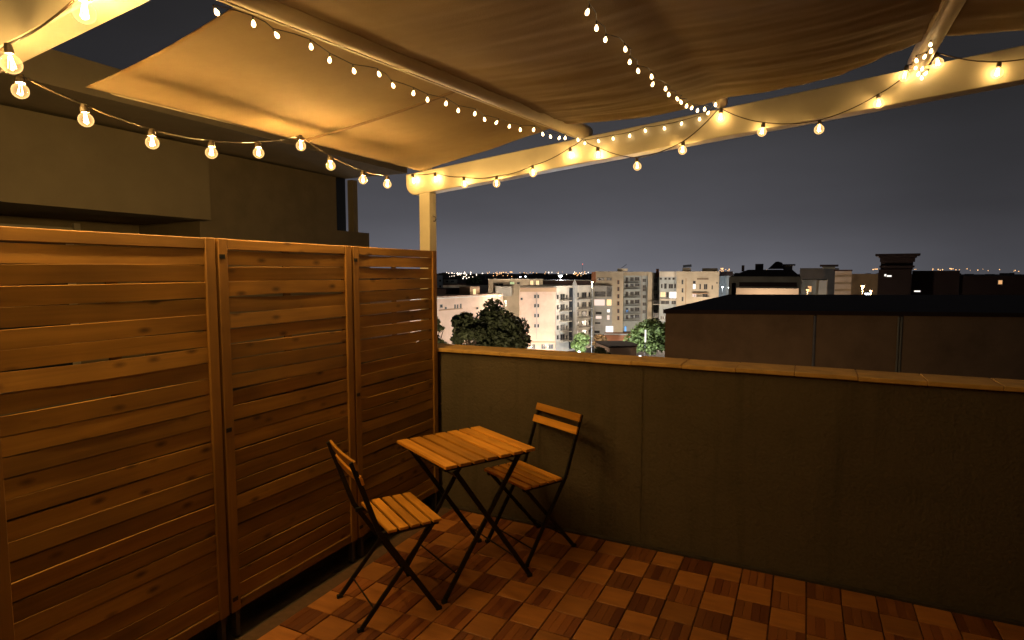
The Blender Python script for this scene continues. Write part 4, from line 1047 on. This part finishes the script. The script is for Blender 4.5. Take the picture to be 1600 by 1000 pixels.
street_lamp('skyline white lamp above the beige block, right of two', 821, 431.5, 320, 0, 'white', r=0.42)
street_lamp('unseen lamp added below view left of the dark roofed building to light its wall', 1010, 600, 25, 330, 'amber')  # added below view to warm the brown side wall
street_lamp('unseen lamp added below view in front of the dark roofed building to light its wall', 1180, 690, 16, 120, 'amber')  # second added lamp for the brown wall, also out of view

street_lamp('unseen lamp added this side of the round trees to light them', 735, 580, 88, 4500, 'warm')  # added on the near side so the crowns are not black
street_lamp('unseen lamp added behind the salmon gable to light the beige block', 790, 470, 188, 2600, 'warm')  # added to lift the dark wall of the beige block
# ------------------------------------------------------------------ far town and its lights
far = MB(); rr = random.Random(21)
for k in range(260):
    D = rr.uniform(330, 2600); px = rr.uniform(600, 1750)
    p = at_d(px, 424, D); w = rr.uniform(8, 26); hgt = rr.uniform(5, 17) + (D / 400)
    if 925 < px < 1130: hgt = min(hgt, 14)
    far.box(p.x - w / 2, p.x + w / 2, p.y - w / 2, p.y + w / 2, GZ, GZ + hgt)
tag(far.build('distant_town', mat('distant_walls', (0.10, 0.09, 0.085), 0.95, 0.2, 0.02)), kind='stuff')
def lights(nm, spec, m):
    mb = MB(); r2_ = random.Random(len(spec) + 5)
    for (x0, x1, y0, y1, n_, D, r_) in spec:
        for _ in range(n_):
            p = at_d(r2_.uniform(x0, x1), r2_.uniform(y0, y1), D * r2_.uniform(0.97, 1.03)); q = r_ * r2_.uniform(0.6, 1.3)
            i = len(mb.v); mb.v += [(p.x - q, p.y, p.z), (p.x + q, p.y, p.z), (p.x, p.y - q, p.z), (p.x, p.y + q, p.z), (p.x, p.y, p.z - q), (p.x, p.y, p.z + q)]
            mb.f += [[i + a, i + b, i + c] for a, b, c in ((0, 2, 4), (2, 1, 4), (1, 3, 4), (3, 0, 4), (2, 0, 5), (1, 2, 5), (3, 1, 5), (0, 3, 5))]
    tag(mb.build(nm, m), kind='stuff')
lights('distant_lights', [(714, 745, 425.5, 430, 22, 1500, 1.5), (870, 925, 425, 429, 10, 1700, 1.2), (688, 712, 425, 428, 7, 1600, 1.0), (716, 740, 431, 437, 7, 900, 1.0), (752, 758, 426, 430, 2, 1500, 1.5), (855, 866, 424, 427, 6, 1500, 0.9), (700, 712, 430, 434, 3, 800, 0.7)], emitter('far_light_white', (1, 0.82, 0.62), 4.0))
lights('distant_lights', [(760, 802, 424.5, 428, 26, 1800, 1.3), (805, 850, 425, 428, 10, 1700, 1.0), (770, 800, 429, 433, 5, 1100, 0.9), (896, 914, 424, 432, 16, 1500, 1.2), (1124, 1144, 419, 424, 14, 1200, 1.0), (1456, 1500, 419, 424, 12, 1200, 1.1), (1364, 1373, 420, 422, 3, 900, 0.8), (1400, 1460, 420.5, 422, 4, 1500, 0.9), (850, 880, 425, 428, 6, 1600, 0.9), (600, 682, 424, 428, 12, 1500, 1.1), (1510, 1640, 420, 424, 10, 1500, 1.1), (1150, 1330, 421, 423, 6, 1800, 0.9)], emitter('far_light_amber', (1, 0.52, 0.2), 2.6))
lights('distant_lights', [(909.5, 910.5, 412, 413, 1, 900, 0.9)], emitter('far_light_red', (1, 0.15, 0.1), 3.0))
p = at_d(910, 424, 900)
mast = thing('radio_mast', 'thin radio mast with a red beacon on the skyline', 'mast', (p.x, p.y, GZ))
MB().tube([(0, 0, 0), (0, 0, at_d(910, 413, 900).z - GZ)], 0.35, 6, 0.15).build('mast_tube', M_POLE, mast)
